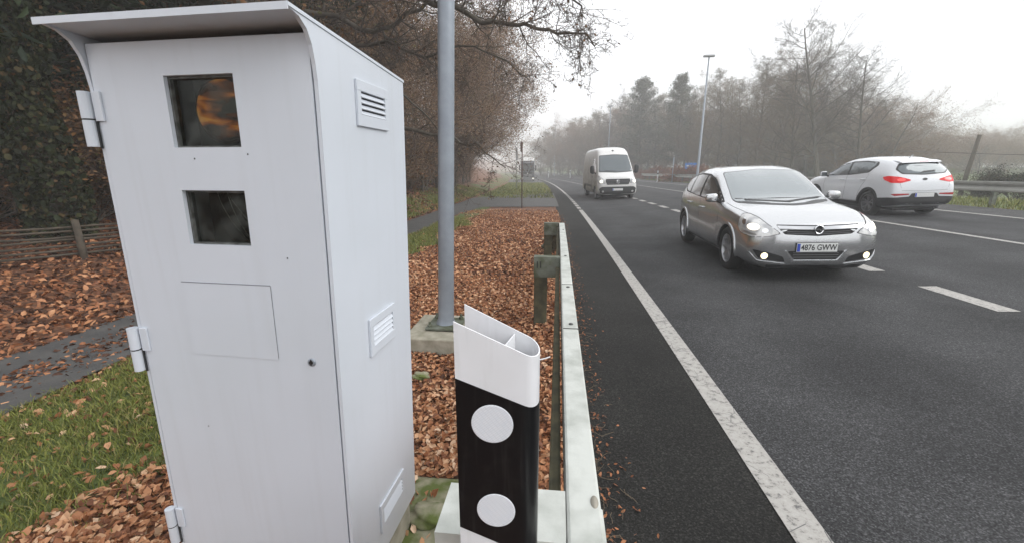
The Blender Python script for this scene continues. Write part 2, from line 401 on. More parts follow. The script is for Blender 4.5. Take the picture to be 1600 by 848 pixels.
def ground_mat():
    m = bpy.data.materials.new('ground_soil'); m.use_nodes = True
    n = m.node_tree; b = n.nodes['Principled BSDF']; L = n.links.new
    tc = n.nodes.new('ShaderNodeTexCoord')
    vo = n.nodes.new('ShaderNodeTexVoronoi'); vo.inputs['Scale'].default_value = 22; L(tc.outputs['Object'], vo.inputs['Vector'])
    sp = n.nodes.new('ShaderNodeSeparateColor'); L(vo.outputs['Color'], sp.inputs[0])
    cr = n.nodes.new('ShaderNodeValToRGB'); e = cr.color_ramp.elements
    e[0].position = 0; e[0].color = (.045, .022, .013, 1); e[1].position = 1; e[1].color = (.30, .135, .065, 1)
    k = e.new(.5); k.color = (.15, .065, .032, 1)
    L(sp.outputs[0], cr.inputs[0])
    n2 = n.nodes.new('ShaderNodeTexNoise'); n2.inputs['Scale'].default_value = 14; n2.inputs['Detail'].default_value = 6; L(tc.outputs['Object'], n2.inputs['Vector'])
    cg = n.nodes.new('ShaderNodeValToRGB'); e = cg.color_ramp.elements
    e[0].position = .35; e[0].color = (.05, .075, .02, 1); e[1].position = .65; e[1].color = (.15, .19, .05, 1)
    L(n2.outputs['Fac'], cg.inputs[0])
    a = n.nodes.new('ShaderNodeAttribute'); a.attribute_name = 'rnd'
    n3 = n.nodes.new('ShaderNodeTexNoise'); n3.inputs['Scale'].default_value = 5; n3.inputs['Detail'].default_value = 6; L(tc.outputs['Object'], n3.inputs['Vector'])
    ad = n.nodes.new('ShaderNodeMath'); ad.operation = 'ADD'; L(a.outputs['Fac'], ad.inputs[0]); L(n3.outputs['Fac'], ad.inputs[1])
    mr = n.nodes.new('ShaderNodeMapRange'); mr.inputs[1].default_value = .9; mr.inputs[2].default_value = 1.1; L(ad.outputs[0], mr.inputs[0])
    mx_ = n.nodes.new('ShaderNodeMixRGB'); L(mr.outputs[0], mx_.inputs[0]); L(cr.outputs[0], mx_.inputs[1]); L(cg.outputs[0], mx_.inputs[2])
    L(mx_.outputs[0], b.inputs['Base Color']); b.inputs['Roughness'].default_value = .9
    bb = n.nodes.new('ShaderNodeBump'); bb.inputs['Strength'].default_value = .8; bb.inputs['Distance'].default_value = .03
    L(sp.outputs[1], bb.inputs['Height']); L(bb.outputs[0], b.inputs['Normal'])
    return m
M['ground'] = ground_mat()

# ---------------------------------------------------------------- grass mask shared by soil, blades and leaves
def grass_amount(x, y):
    u = x+curve(y)
    g = 0.
    if -3.5 < u < -1.7:
        g = smooth(-1.75-.55*smooth(2.5, 5, y), -2.9, u+nz(x, y, 1.7)*.35)
        if y < 3.2: g = max(g, smooth(-1.95, -2.45, u+nz(x, y, 2.2)*.35+.10*(2.2-y)))
        g *= .62+.5*smooth(-.5, .25, nz(x, y, 5.3))
    if u < -4.5 and y > 13: g = max(g, smooth(-7.5, -5.2, u)*(.35+.65*smooth(-.25, .3, nz(x, y, .9))))
    if u > 13.3: g = max(g, .75)
    if u <= .2 and u > -4.4 and y > 24: g = max(g, .62+.3*nz(x, y, 1.4))
    return g

# ---------------------------------------------------------------- ground sheet (one sheet to the horizon)
def axis_pts(lims):
    out = []
    for a, b, st in lims:
        n = max(1, round((b-a)/st)); out += [a+(b-a)*i/n for i in range(n)]
    return out+[lims[-1][1]]
gx = axis_pts([(-400, -60, 34), (-60, -14, 2), (-14, -5, .5), (-5, 2, .25), (2, 14, 1.), (14, 30, 1.2), (30, 70, 4), (70, 500, 43)])
gy = axis_pts([(-60, -6, 6), (-6, 0, .6), (0, 12, .3), (12, 40, .7), (40, 100, 2), (100, 200, 6), (200, 900, 50)])
gv = []; ga = []
for y in gy:
    for u in gx:
        x = u-(curve(y) if y < 200 else curve(200))
        yy = min(y, 199.)
        z = ground_z(u-curve(yy), yy)
        if u < -60: z = 6+.02*(-60-u)
        gv.append((x, y, z)); ga.append(grass_amount(u-curve(yy), yy))
nx_, ny_ = len(gx), len(gy)
gf = [(j*nx_+i, j*nx_+i+1, (j+1)*nx_+i+1, (j+1)*nx_+i) for j in range(ny_-1) for i in range(nx_-1)]
g = np_obj('ground', np.array(gv), np.array(gf), M['ground'], None, True, ga)
tag(g, kind='structure')

def strip(name, us, ys, zoff, m, ufun=None, attr=True):
    V = []; A = []
    for y in ys:
        for i, u in enumerate(us):
            uu = ufun(i, y) if ufun else u
            x = uu-curve(y); V.append((x, y, road_z(x, y)+zoff)); A.append(uu)
    n = len(us)
    Fq = [(j*n+i, j*n+i+1, (j+1)*n+i+1, (j+1)*n+i) for j in range(len(ys)-1) for i in range(n-1)]
    return np.array(V), np.array(Fq), np.array(A)
ysr = axis_pts([(-12, 0, 2), (0, 40, 1), (40, 190, 3)])
V_, F_, A_ = strip('road', [.15, 1, 1.3, 3, 5, 8, 11, 12, 13.15], ysr, .006, M['asphalt'])
tag(np_obj('road', V_, F_, M['asphalt'], None, True, A_), kind='structure')
# side path, its leaf-covered middle, and the paved mouth where it joins the road
def path_sheet():
    V = []; Fq = []
    ys = axis_pts([(-6, 0, 1), (0, 14, .5), (14, 30, .5)])
    def near(y):
        e = -3.42+.06*math.sin(y*1.3)
        if y > 13: e += (y-13)**2*.022
        if y > 18: e = 9
        return min(e, .27-0)
    def far(y): return -4.42+.05*math.sin(y*.9+1) if y < 24 else min(-4.42+(y-24)*.75, .27)
    for y in ys:
        if far(y) >= .26: break
        a, b = far(y), near(y)
        for k in range(7):
            u = a+(b-a)*k/6.; x = u-curve(y)
            V.append((x, y, base_z(y)+.027))
    n = 7; m = len(V)//n
    Fq = [(j*n+i, j*n+i+1, (j+1)*n+i+1, (j+1)*n+i) for j in range(m-1) for i in range(n-1)]
    return np.array(V), np.array(Fq)
V_, F_ = path_sheet()
tag(np_obj('path', V_, F_, M['path'], None, True, np.zeros(len(V_))), kind='structure')
# lay-by beside the far road
V_, F_, A_ = strip('lay_by', [-8, -5, -2, .27], axis_pts([(54, 82, 2)]), .03, M['path'], lambda i, y: .27-(i and 1)*0-[1, .66, .33, 0][i]*8.5*smooth(52, 62, y)*smooth(84, 76, y))
tag(np_obj('lay_by', V_, F_, M['path'], None, True, np.zeros(len(V_))), kind='structure')
# painted lines
LV, LF = [], []
def paint(ua, ub, y0, y1, step=1.):
    n = max(1, int(math.ceil((y1-y0)/step)))
    for k in range(n+1):
        y = y0+(y1-y0)*k/n
        for q in (0, 1, 2):
            u = ua(y)+(ub(y)-ua(y))*q/2.; x = u-curve(y)
            LV.append((x, y, road_z(x, y)+.011))
    o = len(LV)-3*(n+1)
    for k in range(n):
        for q in (0, 1): LF.append((o+3*k+q, o+3*k+q+1, o+3*k+q+4, o+3*k+q+3))
paint(lambda y: 1.015, lambda y: 1.165, -10, 17.2); 
for k in range(9): paint(lambda y: 1.015, lambda y: 1.165, 17.7+k*1.25, 18.6+k*1.25)
paint(lambda y: 1.015, lambda y: 1.165, 29, 185, 2.)
lane = lambda y: 4.47-.014*max(0, y-5)
y = 1.0
while y < 90:
    paint(lambda q: lane(q)-.02, lambda q: lane(q)+.19, y, y+.98); y += 1.8
paint(lambda y: 8.15, lambda y: 8.28, -10, 185, 2.); paint(lambda y: 11.42, lambda y: 11.56, -10, 185, 2.)
tag(np_obj('road_markings', np.array(LV), np.array(LF), M['line']), kind='structure')

# ---------------------------------------------------------------- speed camera cabinet
CO = Vector((-.55630, 1.00103, 1.5)); CA = Vector((-.99864, .05218, 0)); CB = Vector((.05218, .99864, 0)); CU = Vector((.03409, -.0164, 1))
CBASE = CO-CU*1.5
def cabm(x, y, z): return -CA*x+CB*y+CU*z         # local: x to the right, y into the box, z up, from the base
cabinet = empty('speed_camera_cabinet', CBASE)
tag(cabinet, 'white metal speed camera cabinet with two dark windows in its hinged front door', 'speed camera')
W_, D_ = .62, .49
prof = [(0, .15), (.002, 1.62), (.001, 1.69), (-.003, 1.725), (-.011, 1.762), (-.026, 1.790), (-.050, 1.807), (-.085, 1.815), (D_, 1.771), (D_, .15)]
for nm, xa, xb in (('side_panel', -.010, 0.), ('side_panel', -W_, -W_+.010)):
    b = MB(cabm); b.prism(prof, xa, xb, 'yz'); b.build(nm, M['white_paint'], cabinet)
b = MB(cabm)                                       # roof sheet with its folded front lip
b.add([(x, y, z) for x in (-W_-.003, .0025) for y, z in ((-.088, 1.8155), (D_+.002, 1.7715), (D_+.002, 1.779), (-.088, 1.823))],
      [(0, 1, 2, 3), (7, 6, 5, 4), (0, 4, 5, 1), (1, 5, 6, 2), (2, 6, 7, 3), (3, 7, 4, 0)])
b.box(-W_-.003, .0025, -.0895, -.0865, 1.808, 1.8225)
b.build('roof', M['white_paint'], cabinet)
b = MB(cabm); b.box(-W_+.01, -.01, D_-.008, D_, .15, 1.77); b.build('back_panel', M['white_inner'], cabinet)
b = MB(cabm); b.box(-W_+.011, -.011, .030, D_-.009, .16, .17); b.build('floor_plate', M['black'], cabinet)
b = MB(cabm); b.box(-W_+.011, -.011, .26, D_-.009, 1.22, 1.23); b.build('equipment_shelf', M['black'], cabinet)
# seam shadow round the door is a real recess backed by a dark rubber seal
b = MB(cabm); b.box(-W_+.0105, -W_+.03, .012, .018, .16, 1.79); b.box(-.03, -.0105, .012, .018, .16, 1.79); b.box(-W_+.03, -.03, .012, .018, 1.77, 1.79)
b.build('door_seal', M['black'], cabinet)
# door with two real openings
xs0, xs1 = -W_+.0125, -.0145
w1 = (-.403, -.215, 1.547, 1.713); w2 = (-.402, -.222, 1.301, 1.442)
b = MB(cabm)
xs = sorted({xs0, w1[0], w1[1], w2[0], w2[1], xs1}); zs = [.165, w2[2], w2[3], w1[2], w1[3], 1.790]
def inside(xm, zm, q): return q[0] < xm < q[1] and q[2] < zm < q[3]
for i in range(len(xs)-1):
    for j in range(len(zs)-1):
        xm, zm = (xs[i]+xs[i+1])/2, (zs[j]+zs[j+1])/2
        if inside(xm, zm, w1) or inside(xm, zm, w2): continue
        for yy in (0., .0105):
            b.add([(xs[i], yy, zs[j]), (xs[i+1], yy, zs[j]), (xs[i+1], yy, zs[j+1]), (xs[i], yy, zs[j+1])], [(0, 1, 2, 3)])
for q in (w1, w2, (xs0, xs1, .165, 1.790)):
    a_, c_, e_, h_ = q
    b.add([(x, y, z) for y in (0, .0105) for x, z in ((a_, e_), (c_, e_), (c_, h_), (a_, h_))], [(i, (i+1) % 4, 4+(i+1) % 4, 4+i) for i in range(4)])
door = b.build('door', M['white_paint'], cabinet)
def child_of(o, par): o.parent = par; return o
for q in (w1, w2):
    b = MB(cabm)
    a_, c_, e_, h_ = q
    b.box(a_, a_+.006, .0107, .030, e_, h_); b.box(c_-.004, c_, .0107, .030, e_, h_)
    b.box(a_+.006, c_-.004, .0107, .030, h_-.006, h_); b.box(a_+.006, c_-.004, .0107, .030, e_, e_+.004)
    b.build('window_frame', M['frame_grime'], door)
    b = MB(cabm); b.box(a_+.0061, c_-.0041, .020, .023, e_+.0041, h_-.0061)
    b.build('window_pane', M['pane_glass'], door)
b = MB(cabm)
px0, px1, pz0, pz1 = -.449, -.182, 1.185+.0, 1.193+0
b.box(-.449, -.1805, -.0012, .0-.0002, .985, 1.196)
pn = b.build('access_panel', M['white_paint'], door)
b = MB(cabm); b.box(-.449, -.180, -.0016, -.0002, 1.1962, 1.1985); b.box(-.1802, -.1790, -.0014, -.0002, .99, 1.1960)
b.build('panel_seam', mat('seam', (.22, .23, .26), .7), pn)
b = MB(cabm); b.lathe([(.0005, -.0035), (.009, -.0035), (.0115, -.002), (.012, -.0002)], (-.081, 0, .985), (0, 1, 0), 20)
lk = b.build('lock', M['galv'], door, True)
b = MB(cabm); b.lathe([(.0004, -.0052), (.0055, -.0052), (.006, -.0036)], (-.081, 0, .986), (0, 1, 0), 14); b.box(-.0825, -.0795, -.0055, -.0037, .978, .995)
b.build('keyhole', M['black'], lk)
for x, z in ((-.122, 1.273), (-.44, .75), (-.35, 1.52), (-.2, 1.53)):
    b = MB(cabm); b.lathe([(.0003, -.0012), (.0018, -.0009), (.0022, -.0002)], (x, 0, z), (0, 1, 0), 8); b.build('rivet', M['shadow_gap'], door)
for zc in (1.616, .989, .365):
    b = MB(cabm)
    b.box(-.612, -.588, -.006, -.0003, zc-.004, zc+.066, bev=.001)
    b.tube([(-.630, -.008, zc-.066), (-.630, -.008, zc-.002)], .0135, 16); b.tube([(-.630, -.008, zc+.002), (-.630, -.008, zc+.066)], .0135, 16)
    hg = b.build('hinge', M['white_paint'], cabinet)
    b = MB(cabm); b.tube([(-.630, -.008, zc-.0019), (-.630, -.008, zc+.0019)], .0128, 12)
    b.box(-.6168, -.6120, -.004, -.0006, zc-.070, zc+.003); b.build('hinge_pin', M['black_plastic'], hg)
def vent(y0, y1, z0, z1):
    b = MB(cabm)
    fx = .0075
    oy, oz0, oz1 = .020, .030, .028
    b.box(.0004, fx, y0, y1, z1-oz1, z1, bev=.0015); b.box(.0004, fx, y0, y1, z0, z0+oz0, bev=.0015)
    b.box(.0004, fx-.0002, y0, y0+oy, z0+oz0, z1-oz1); b.box(.0004, fx-.0002, y1-oy, y1, z0+oz0, z1-oz1)
    v = b.build('vent', M['white_paint'], cabinet)
    b = MB(cabm); n = 4; h = (z1-oz1-z0-oz0)/(n)
    for k in range(n):
        za = z0+oz0+k*h
        b.add([(.0085, y0+oy, za+.001), (.0085, y1-oy, za+.001), (.0016, y1-oy, za+h*.74), (.0016, y0+oy, za+h*.74), (.007, y0+oy, za-.001), (.007, y1-oy, za-.001)], [(0, 1, 2, 3), (4, 5, 1, 0)])
    b.build('louvre', M['white_paint'], v)
    b = MB(cabm); b.box(.0003, .0012, y0+oy, y1-oy, z0+oz0, z1-oz1); b.build('vent_mesh', M['shadow_gap'], v)
vent(.166, .352, 1.608, 1.726); vent(.166, .346, .929, 1.052); vent(.172, .369, .250, .366)
# flash with amber reflector behind the upper pane; thin wires shaped as curved reflections behind the lower one
b = MB(cabm); b.box(-.56, -.14, .245, .26, 1.24, 1.75); b.build('inner_plate', M['black'], cabinet)
fc = (-.302, .085, 1.638)
b = MB(cabm); b.lathe([(.078, -.03), (.082, -.026), (.080, .0), (.066, .035), (.03, .055), (.004, .06)], fc, (0, 1, 0), 40)
fl = b.build('flash_lamp', mat('amber_dish', (.16, .045, .010), .25, .5, noise=((.03, .015, .008), 22., .40, .6)), cabinet, True)
def dome_bm(c, r, ry):
    b = MB(cabm); b.lathe([(r*math.sin(t), -ry*math.cos(t)) for t in [i*math.pi/2/12 for i in range(13)]], c, (0, 1, 0), 36); return b
M['amber_glass'] = glass_mat('amber_glass', (1., .42, .06), 1.25, .9)
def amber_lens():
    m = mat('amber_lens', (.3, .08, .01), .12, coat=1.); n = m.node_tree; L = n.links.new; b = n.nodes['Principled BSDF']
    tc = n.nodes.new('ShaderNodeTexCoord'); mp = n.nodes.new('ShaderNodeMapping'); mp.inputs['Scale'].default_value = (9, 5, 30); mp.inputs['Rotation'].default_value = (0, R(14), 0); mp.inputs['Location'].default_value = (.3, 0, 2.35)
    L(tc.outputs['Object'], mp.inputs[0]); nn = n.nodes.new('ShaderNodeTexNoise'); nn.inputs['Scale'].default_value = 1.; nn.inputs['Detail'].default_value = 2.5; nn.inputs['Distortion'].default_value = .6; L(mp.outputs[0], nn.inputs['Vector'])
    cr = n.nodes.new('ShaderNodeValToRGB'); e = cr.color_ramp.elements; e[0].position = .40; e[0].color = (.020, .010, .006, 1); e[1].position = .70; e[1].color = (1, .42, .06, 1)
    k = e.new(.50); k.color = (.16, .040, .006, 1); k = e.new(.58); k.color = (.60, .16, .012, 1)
    L(nn.outputs['Fac'], cr.inputs[0]); L(cr.outputs[0], b.inputs['Base Color']); L(cr.outputs[0], b.inputs['Emission Color']); b.inputs['Emission Strength'].default_value = .42  # orange reflections painted into colour and emission; the flash is unlit
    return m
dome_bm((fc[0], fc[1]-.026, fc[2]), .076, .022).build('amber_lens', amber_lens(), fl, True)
b = MB(cabm)
for x_, s_ in ((-.355, 1.), (-.325, .75)):
    b.tube([(x_+.075*s_*(t**1.7), .06, 1.44-.135*t) for t in [i/14. for i in range(15)]], .0008, 5)
b.tube([(-.34+.10*(t**1.3), .075, 1.44-.13*t) for t in [i/14. for i in range(15)]], .0006, 5)
lr = b.build('reflection_arcs', mat('arc_grey', (.5, .5, .48), .3, .6), cabinet, True)
b = MB(cabm); b.lathe([(.02, 0), (.09, 0), (.10, .01), (.10, .12)], (-.29, .085, 1.37), (0, 1, 0), 32); b.build('camera_lens', M['black'], cabinet, True)
b = MB(cabm); b.box(-W_+.018, -.018, .02, D_-.018, -.10, .1495, bev=.006); b.build('plinth', M['concrete'], cabinet)

# mossy concrete footing strip under the cabinet
b = MB(); b.box(-1.42, -.44, .90, 1.80, -.16, -.005, bev=.012)
tag(b.build('concrete_slab', M['concrete_moss']), 'low mossy concrete slab the speed camera cabinet stands on', 'concrete slab')

# ---------------------------------------------------------------- galvanised pole on its concrete block
t1 = atz(663, 490, .10); t2 = atz(680, 530, .10)
b = MB(); b.box(t1.x, t1.x+.62, t2.y, t1.y, -.12, .10, bev=.012)
tag(b.build('concrete_block', M['concrete']), 'square concrete block carrying the grey metal pole among brown leaves', 'concrete block')
pc = atz(697, 506, .115)
pole = empty('street_lamp', (pc.x, pc.y, .10))
tag(pole, 'tall plain grey galvanised lamp pole right beside the speed camera cabinet', 'street lamp')
b = MB(); b.box(-.15, .15, -.15, .15, .012, .030, bev=.003); b.build('base_plate', M['galv_moss'], pole)
b = MB(); b.lathe([(.088, .03), (.080, .05), (.0715, .075), (.069, .4), (.064, 3.), (.048, 8.6), (.0, 8.6)], (0, 0, 0), (0, 0, 1), 28)
pm_ = b.build('pole', M['galv'], pole, True); pm_.rotation_euler = (0, R(2.1), 0)
for sx in (-1, 1):
    for sy in (-1, 1):
        b = MB(); b.lathe([(0, .075), (.011, .075), (.012, .0), (.012, 0)], (sx*.115, sy*.115, 0), (0, 0, 1), 8); b.lathe([(0, .05), (.022, .05), (.022, .03)], (sx*.115, sy*.115, 0), (0, 0, 1), 6)
        b.build('anchor_bolt', M['galv_moss'], pole)
b = MB(); b.tube([(.31, 0, 8.5), (.6, 0, 8.75), (1.5, 0, 8.9)], .035, 10); b.build('arm', M['galv'], pole, True)
b = MB(); b.box(1.45, 2.1, -.14, .14, 8.84, 8.98, bev=.05); b.build('lamp_head', M['sign_grey'], pole)

# ---------------------------------------------------------------- delineator post
DZ = .72
DY = .715
q0 = at(708, 502, DY); q1 = at(843, 560, DY+.01); q2 = at(726, 476, DY+.075)
dl = empty('delineator_post', ((q0.x+q1.x)/2, DY, 0))
tag(dl, 'black and white roadside delineator post with two round reflectors', 'delineator post')
cx = (q0.x+q1.x)/2
xl, xr = q0.x-cx, q1.x-cx
xlb = q2.x-cx
dep = .075
# plan outline, open to the left: front wall, rounded nose, back wall
def plan(off=0.):
    pts = [(xl, 0)]
    for i in range(1, 6): pts.append((xl+(xr-.022-xl)*i/6., 0))
    for i in range(13):
        a = -math.pi/2+math.pi*i/12; pts.append((xr-.024+(.024+off)*math.cos(a), dep/2.3*(1+math.sin(a))*1.0))
    yb = pts[-1][1]
    for i in range(1, 7): pts.append((xr-.024+(xlb-xr+.024)*i/6., yb+(dep-yb)*i/6.))
    return [(x, y-(off if i < 7 else -off if i > 17 else 0)) for i, (x, y) in enumerate(pts)]
ztop = lambda x: q0.z+(q1.z-q0.z)*(x-xl)/(xr-xl)
zb1 = [at(710, 590, DY).z, at(843, 642, DY).z]; zb2 = [at(724, 822, DY).z, at(843, 872, DY).z]
lin = lambda p: (lambda x: p[0]+(p[1]-p[0])*(x-xl)/(xr-xl))
def shell(name, ftop, fbot, m, par, off=0., th=.0022, bump_back=0.):
    o = plan(off); n = len(o); b = MB()
    # inner offset
    inn = []
    for i, (x, y) in enumerate(o):
        p0 = Vector(o[max(i-1, 0)]); p1 = Vector(o[min(i+1, n-1)]); t = (p1-p0).normalized(); inn.append((x-t.y*th, y+t.x*th))
    vs = []
    for (x, y) in o+inn:
        vs.append((x, y, fbot(x))); vs.append((x, y, ftop(x)+ (y/dep)*.012))
    fs = []
    for i in range(n-1):
        fs.append((2*i, 2*i+2, 2*i+3, 2*i+1)); j = 2*n
        fs.append((j+2*i, j+2*i+1, j+2*i+3, j+2*i+2)); fs.append((2*i+1, 2*i+3, j+2*i+3, j+2*i+1)); fs.append((2*i, j+2*i, j+2*i+2, 2*i+2))
    j = 2*n
    fs += [(0, 1, j+1, j), (2*n-2, j+2*n-2, j+2*n-1, 2*n-1)]
    b.add(vs, fs); o_ = b.build(name, m, par, True)
    ms = o_.modifiers.new('e', 'EDGE_SPLIT'); ms.split_angle = R(50)
    return o_
pb = shell('post_body', ztop, lambda x: .30, M['post_white'], dl)
shell('black_band', lin(zb1), lin(zb2), M['post_black'], dl, .0008, .0006)
b = MB(); rx = at(790, 515, DY+.03).x-cx
b.add([(rx-.002, .002, .5), (rx+.012, dep*.86, .5), (rx+.012, dep*.86, ztop(rx)-.004), (rx-.002, .002, ztop(rx)-.006), (rx+.001, .002, .5), (rx+.015, dep*.86, .5), (rx+.015, dep*.86, ztop(rx)-.004), (rx+.001, .002, ztop(rx)-.006)],
      [(0, 1, 2, 3), (7, 6, 5, 4), (3, 2, 6, 7), (0, 3, 7, 4)])
b.build('rib', M['post_white'], dl)
def refl_mat():
    m = mat('reflector', (.70, .72, .76), .35); n = m.node_tree; L = n.links.new
    tc = n.nodes.new('ShaderNodeTexCoord'); mp = n.nodes.new('ShaderNodeMapping'); mp.inputs['Rotation'].default_value = (0, R(40), 0); L(tc.outputs['Object'], mp.inputs[0])
    ck = n.nodes.new('ShaderNodeTexBrick'); ck.inputs['Scale'].default_value = 60; ck.inputs['Color1'].default_value = (.70, .72, .76, 1); ck.inputs['Color2'].default_value = (.66, .69, .74, 1)
    ck.inputs['Mortar'].default_value = (.60, .62, .66, 1); ck.inputs['Mortar Size'].default_value = .03; ck.offset = 0
    sw = n.nodes.new('ShaderNodeSeparateXYZ'); L(mp.outputs[0], sw.inputs[0]); cb = n.nodes.new('ShaderNodeCombineXYZ'); L(sw.outputs['X'], cb.inputs['X']); L(sw.outputs['Z'], cb.inputs['Y'])
    L(cb.outputs[0], ck.inputs['Vector']); L(ck.outputs['Color'], n.nodes['Principled BSDF'].inputs['Base Color'])
    return m
M['reflector'] = refl_mat()
for (pxx, pyy, dpx) in ((769, 662, 66), (775, 797, 60)):
    c = at(pxx, pyy, DY-.002); e = at(pxx+dpx/2., pyy, DY-.002); r = abs(e.x-c.x)
    b = MB(); b.lathe([(.0, -.0016), (r*.96, -.0016), (r, -.0008), (r, .0)], (c.x-cx, -.001, c.z), (0, 1, 0), 40); b.build('reflector', M['reflector'], dl)
b = MB(); b.tube([(xr-.004, .03, ztop(xr)-.012), (xr+.010, .032, ztop(xr)-.009), (xr+.019, .034, ztop(xr)-.006)], .0013, 6); b.build('cable_tie', M['pale_line'], dl)

streaks(M['post_white'], .12, (60, 60, 4)); add_dirt(M['post_white'], .4, 1.25, (.30, .28, .24), amount=.22)
streaks(M['post_black'], .035, (90, 90, 6))
# ---------------------------------------------------------------- near crash barrier
RZ = .70
bar = empty('crash_barrier', (0, 0, 0))
tag(bar, 'weathered white steel crash barrier running away from the camera beside the near shoulder', 'crash barrier')
# W-beam cross-section (x offset from the back face, z offset from the top)
WB = [(.004, -.002), (.008, 0), (.078, 0), (.084, -.004), (.084, -.03), (.080, -.075), (.070, -.092), (.015, -.135), (.006, -.155), (.015, -.175), (.070, -.218), (.080, -.235), (.083, -.28), (.076, -.298), (.055, -.307), (.010, -.31)]
def beam(pts, name, m, par, sec=WB, th=.003, flip=1):
    """pts: list of (x, y, z, scale) of the beam's back top corner; th: sheet thickness"""
    full = [(a, c) for a, c in sec]+[(a-th, c-(th if c > -.15 else -th)*.6) for a, c in reversed(sec)]
    b = MB(); n = len(full); vs = []
    for i, p in enumerate(pts):
        p0 = Vector(pts[max(i-1, 0)][:3]); p1 = Vector(pts[min(i+1, len(pts)-1)][:3]); t = (p1-p0); t.z = 0; t.normalize()
        nrm = Vector((t.y, -t.x, 0))*flip
        for a, c in full: q = Vector(p[:3])+nrm*a+Vector((0, 0, c)); vs.append(tuple(q))
    fs = [(i*n+j, i*n+(j+1) % n, (i+1)*n+(j+1) % n, (i+1)*n+j) for i in range(len(pts)-1) for j in range(n)]
    fs += [tuple(range(n-1, -1, -1)), tuple((len(pts)-1)*n+j for j in range(n))]
    b.add(vs, fs); return b.build(name, m, par)
RX = .044
def rail_x(y): return RX-.001*max(0, y)-.0009*max(0, y-4)**2
bp = [(rail_x(y), y, RZ-.009*y, 1) for y in [-3, -1.5, 0, .5, .9]]
beam(bp, 'rail', M['galv_old'], bar)
bp = [(rail_x(y)-.004, y, RZ-.009*y+.0035, 1) for y in [.72, 1.2, 2., 3, 4, 5, 6, 6.8]]
beam(bp, 'rail', M['galv_old'], bar)
for yj in (2.12, 3.02):
    b = MB(); b.box(RX-.001, RX+.0815, yj, yj+.006, RZ-.009*yj+.0028, RZ-.009*yj+.0062); b.build('joint', M['frame_grime'], bar)
for yj in (2.19, 2.95, 4.09, 6.0):
    b = MB(); b.lathe([(0, .0065), (.011, .006), (.013, .0)], (RX+.042, yj, RZ-.009*yj+.003), (0, 0, 1), 14); b.build('bolt', M['frame_grime'], bar, True)
# the far end bends back from the road and dips to the ground
bp = []
for i in range(11):
    t = i/10.; yy = 6.8+1.5*t
    bp.append((rail_x(6.8)-.004-.34*t*t, yy, RZ-.058-.50*smooth(.0, 1., t), 1))
beam(bp, 'end_terminal', M['galv_moss'], bar)
for py in (-2.3, .79, 4.04, 7.0):
    x0 = -.262 if py < 1 else -.215
    zt = RZ-.009*py-(0 if py < 5 else .02)
    xr_ = rail_x(py)+(.0)
    b = MB()                                        # open channel spacer
    L_ = .16 if py < 1 else .10
    b.box(x0, xr_-.006, py, py+L_, zt-.008, zt-.002); b.box(x0, xr_-.006, py, py+.005, zt-.20, zt-.008)
    b.box(x0, x0+.005, py+.005, py+L_, zt-.20, zt-.008); b.box(xr_-.012, xr_-.006, py+.005, py+L_, zt-.20, zt-.008)
    sp_ = b.build('spacer', M['galv_old'] if py < 1 else M['galv_moss'], bar)
    if py > 1:
        b = MB(); 
        for xx in (x0+.028, x0+.06): b.box(xx, xx+.010, py-.003, py-.0005, zt-.11, zt-.045)
        b.build('slot', M['black'], sp_)
    b = MB(); b.box(x0+.003, x0+.13, py+.012, py+.10, -.3, zt-.0085, bev=.006)
    b.build('post', M['post_moss'], bar)
for (yy, zz) in ((1.0, RZ-.0),):
    b = MB(); c = atz(929, 779, RZ+.004); b.lathe([(0, .007), (.0065, .0065), (.011, .003), (.0125, 0)], (0, 0, 0), (0, 0, 1), 20)
    b.v = [Vector((c.x+v.x*.8, c.y+v.y*1.7, RZ-.0045+v.z)) for v in b.v]
    b.build('bolt', mat('bolt', (.33, .31, .26), .6, .3), bar, True)
# timber-like lower member seen below the rail
b = MB(); b.box(-.006, .030, 1.0, 6.9, .40, .57, bev=.01)
b.build('rubbing_rail', M['post_moss'], bar)

# ---------------------------------------------------------------- far crash barrier (right-hand side)
bar2 = empty('crash_barrier', (13.3, 14, .3))
tag(bar2, 'grey double-wave crash barrier along the far right side of the road behind the white SUV', 'crash barrier')
UB = 13.45
inv = Vector((13.3, 14, .3))
ys_ = [ -2+i*2. for i in range(32)]
bp = [(UB-curve(y)+.0-inv.x, y-inv.y, road_z(UB-curve(y), y)+.78-inv.z, 1) for y in ys_]
beam(bp, 'rail', mat('rail_far', (.40, .40, .37), .5, .3, noise=((.28, .28, .25), 3, .3, .7)), bar2, flip=-1)
for i in range(0, 31, 1):
    y = ys_[i]+.9; x = UB-curve(y)+.05
    b = MB(); b.box(x-inv.x, x+.12-inv.x, y-inv.y, y+.1-inv.y, road_z(x, y)-.4-inv.z, road_z(x, y)+.72-inv.z); b.build('post', M['galv_moss'], bar2)

# ---------------------------------------------------------------- vehicles
def catmull(xs, ys, x):
    """monotone-ish cubic through (xs, ys)"""
    n = len(xs)
    if x <= xs[0]: return ys[0]
    if x >= xs[-1]: return ys[-1]
    i = max(j for j in range(n-1) if xs[j] <= x)
    h = xs[i+1]-xs[i]; d = (ys[i+1]-ys[i])/h
    def slope(j):
        if j == 0: return (ys[1]-ys[0])/(xs[1]-xs[0])
        if j == n-1: return (ys[-1]-ys[-2])/(xs[-1]-xs[-2])
        a = (ys[j]-ys[j-1])/(xs[j]-xs[j-1]); c = (ys[j+1]-ys[j])/(xs[j+1]-xs[j])
        if a*c <= 0: return 0.
        return 2*a*c/(a+c)
    t = (x-xs[i])/h; m0, m1 = slope(i), slope(i+1)
    return (2*t**3-3*t*t+1)*ys[i]+(t**3-2*t*t+t)*h*m0+(-2*t**3+3*t*t)*ys[i+1]+(t**3-t*t)*h*m1

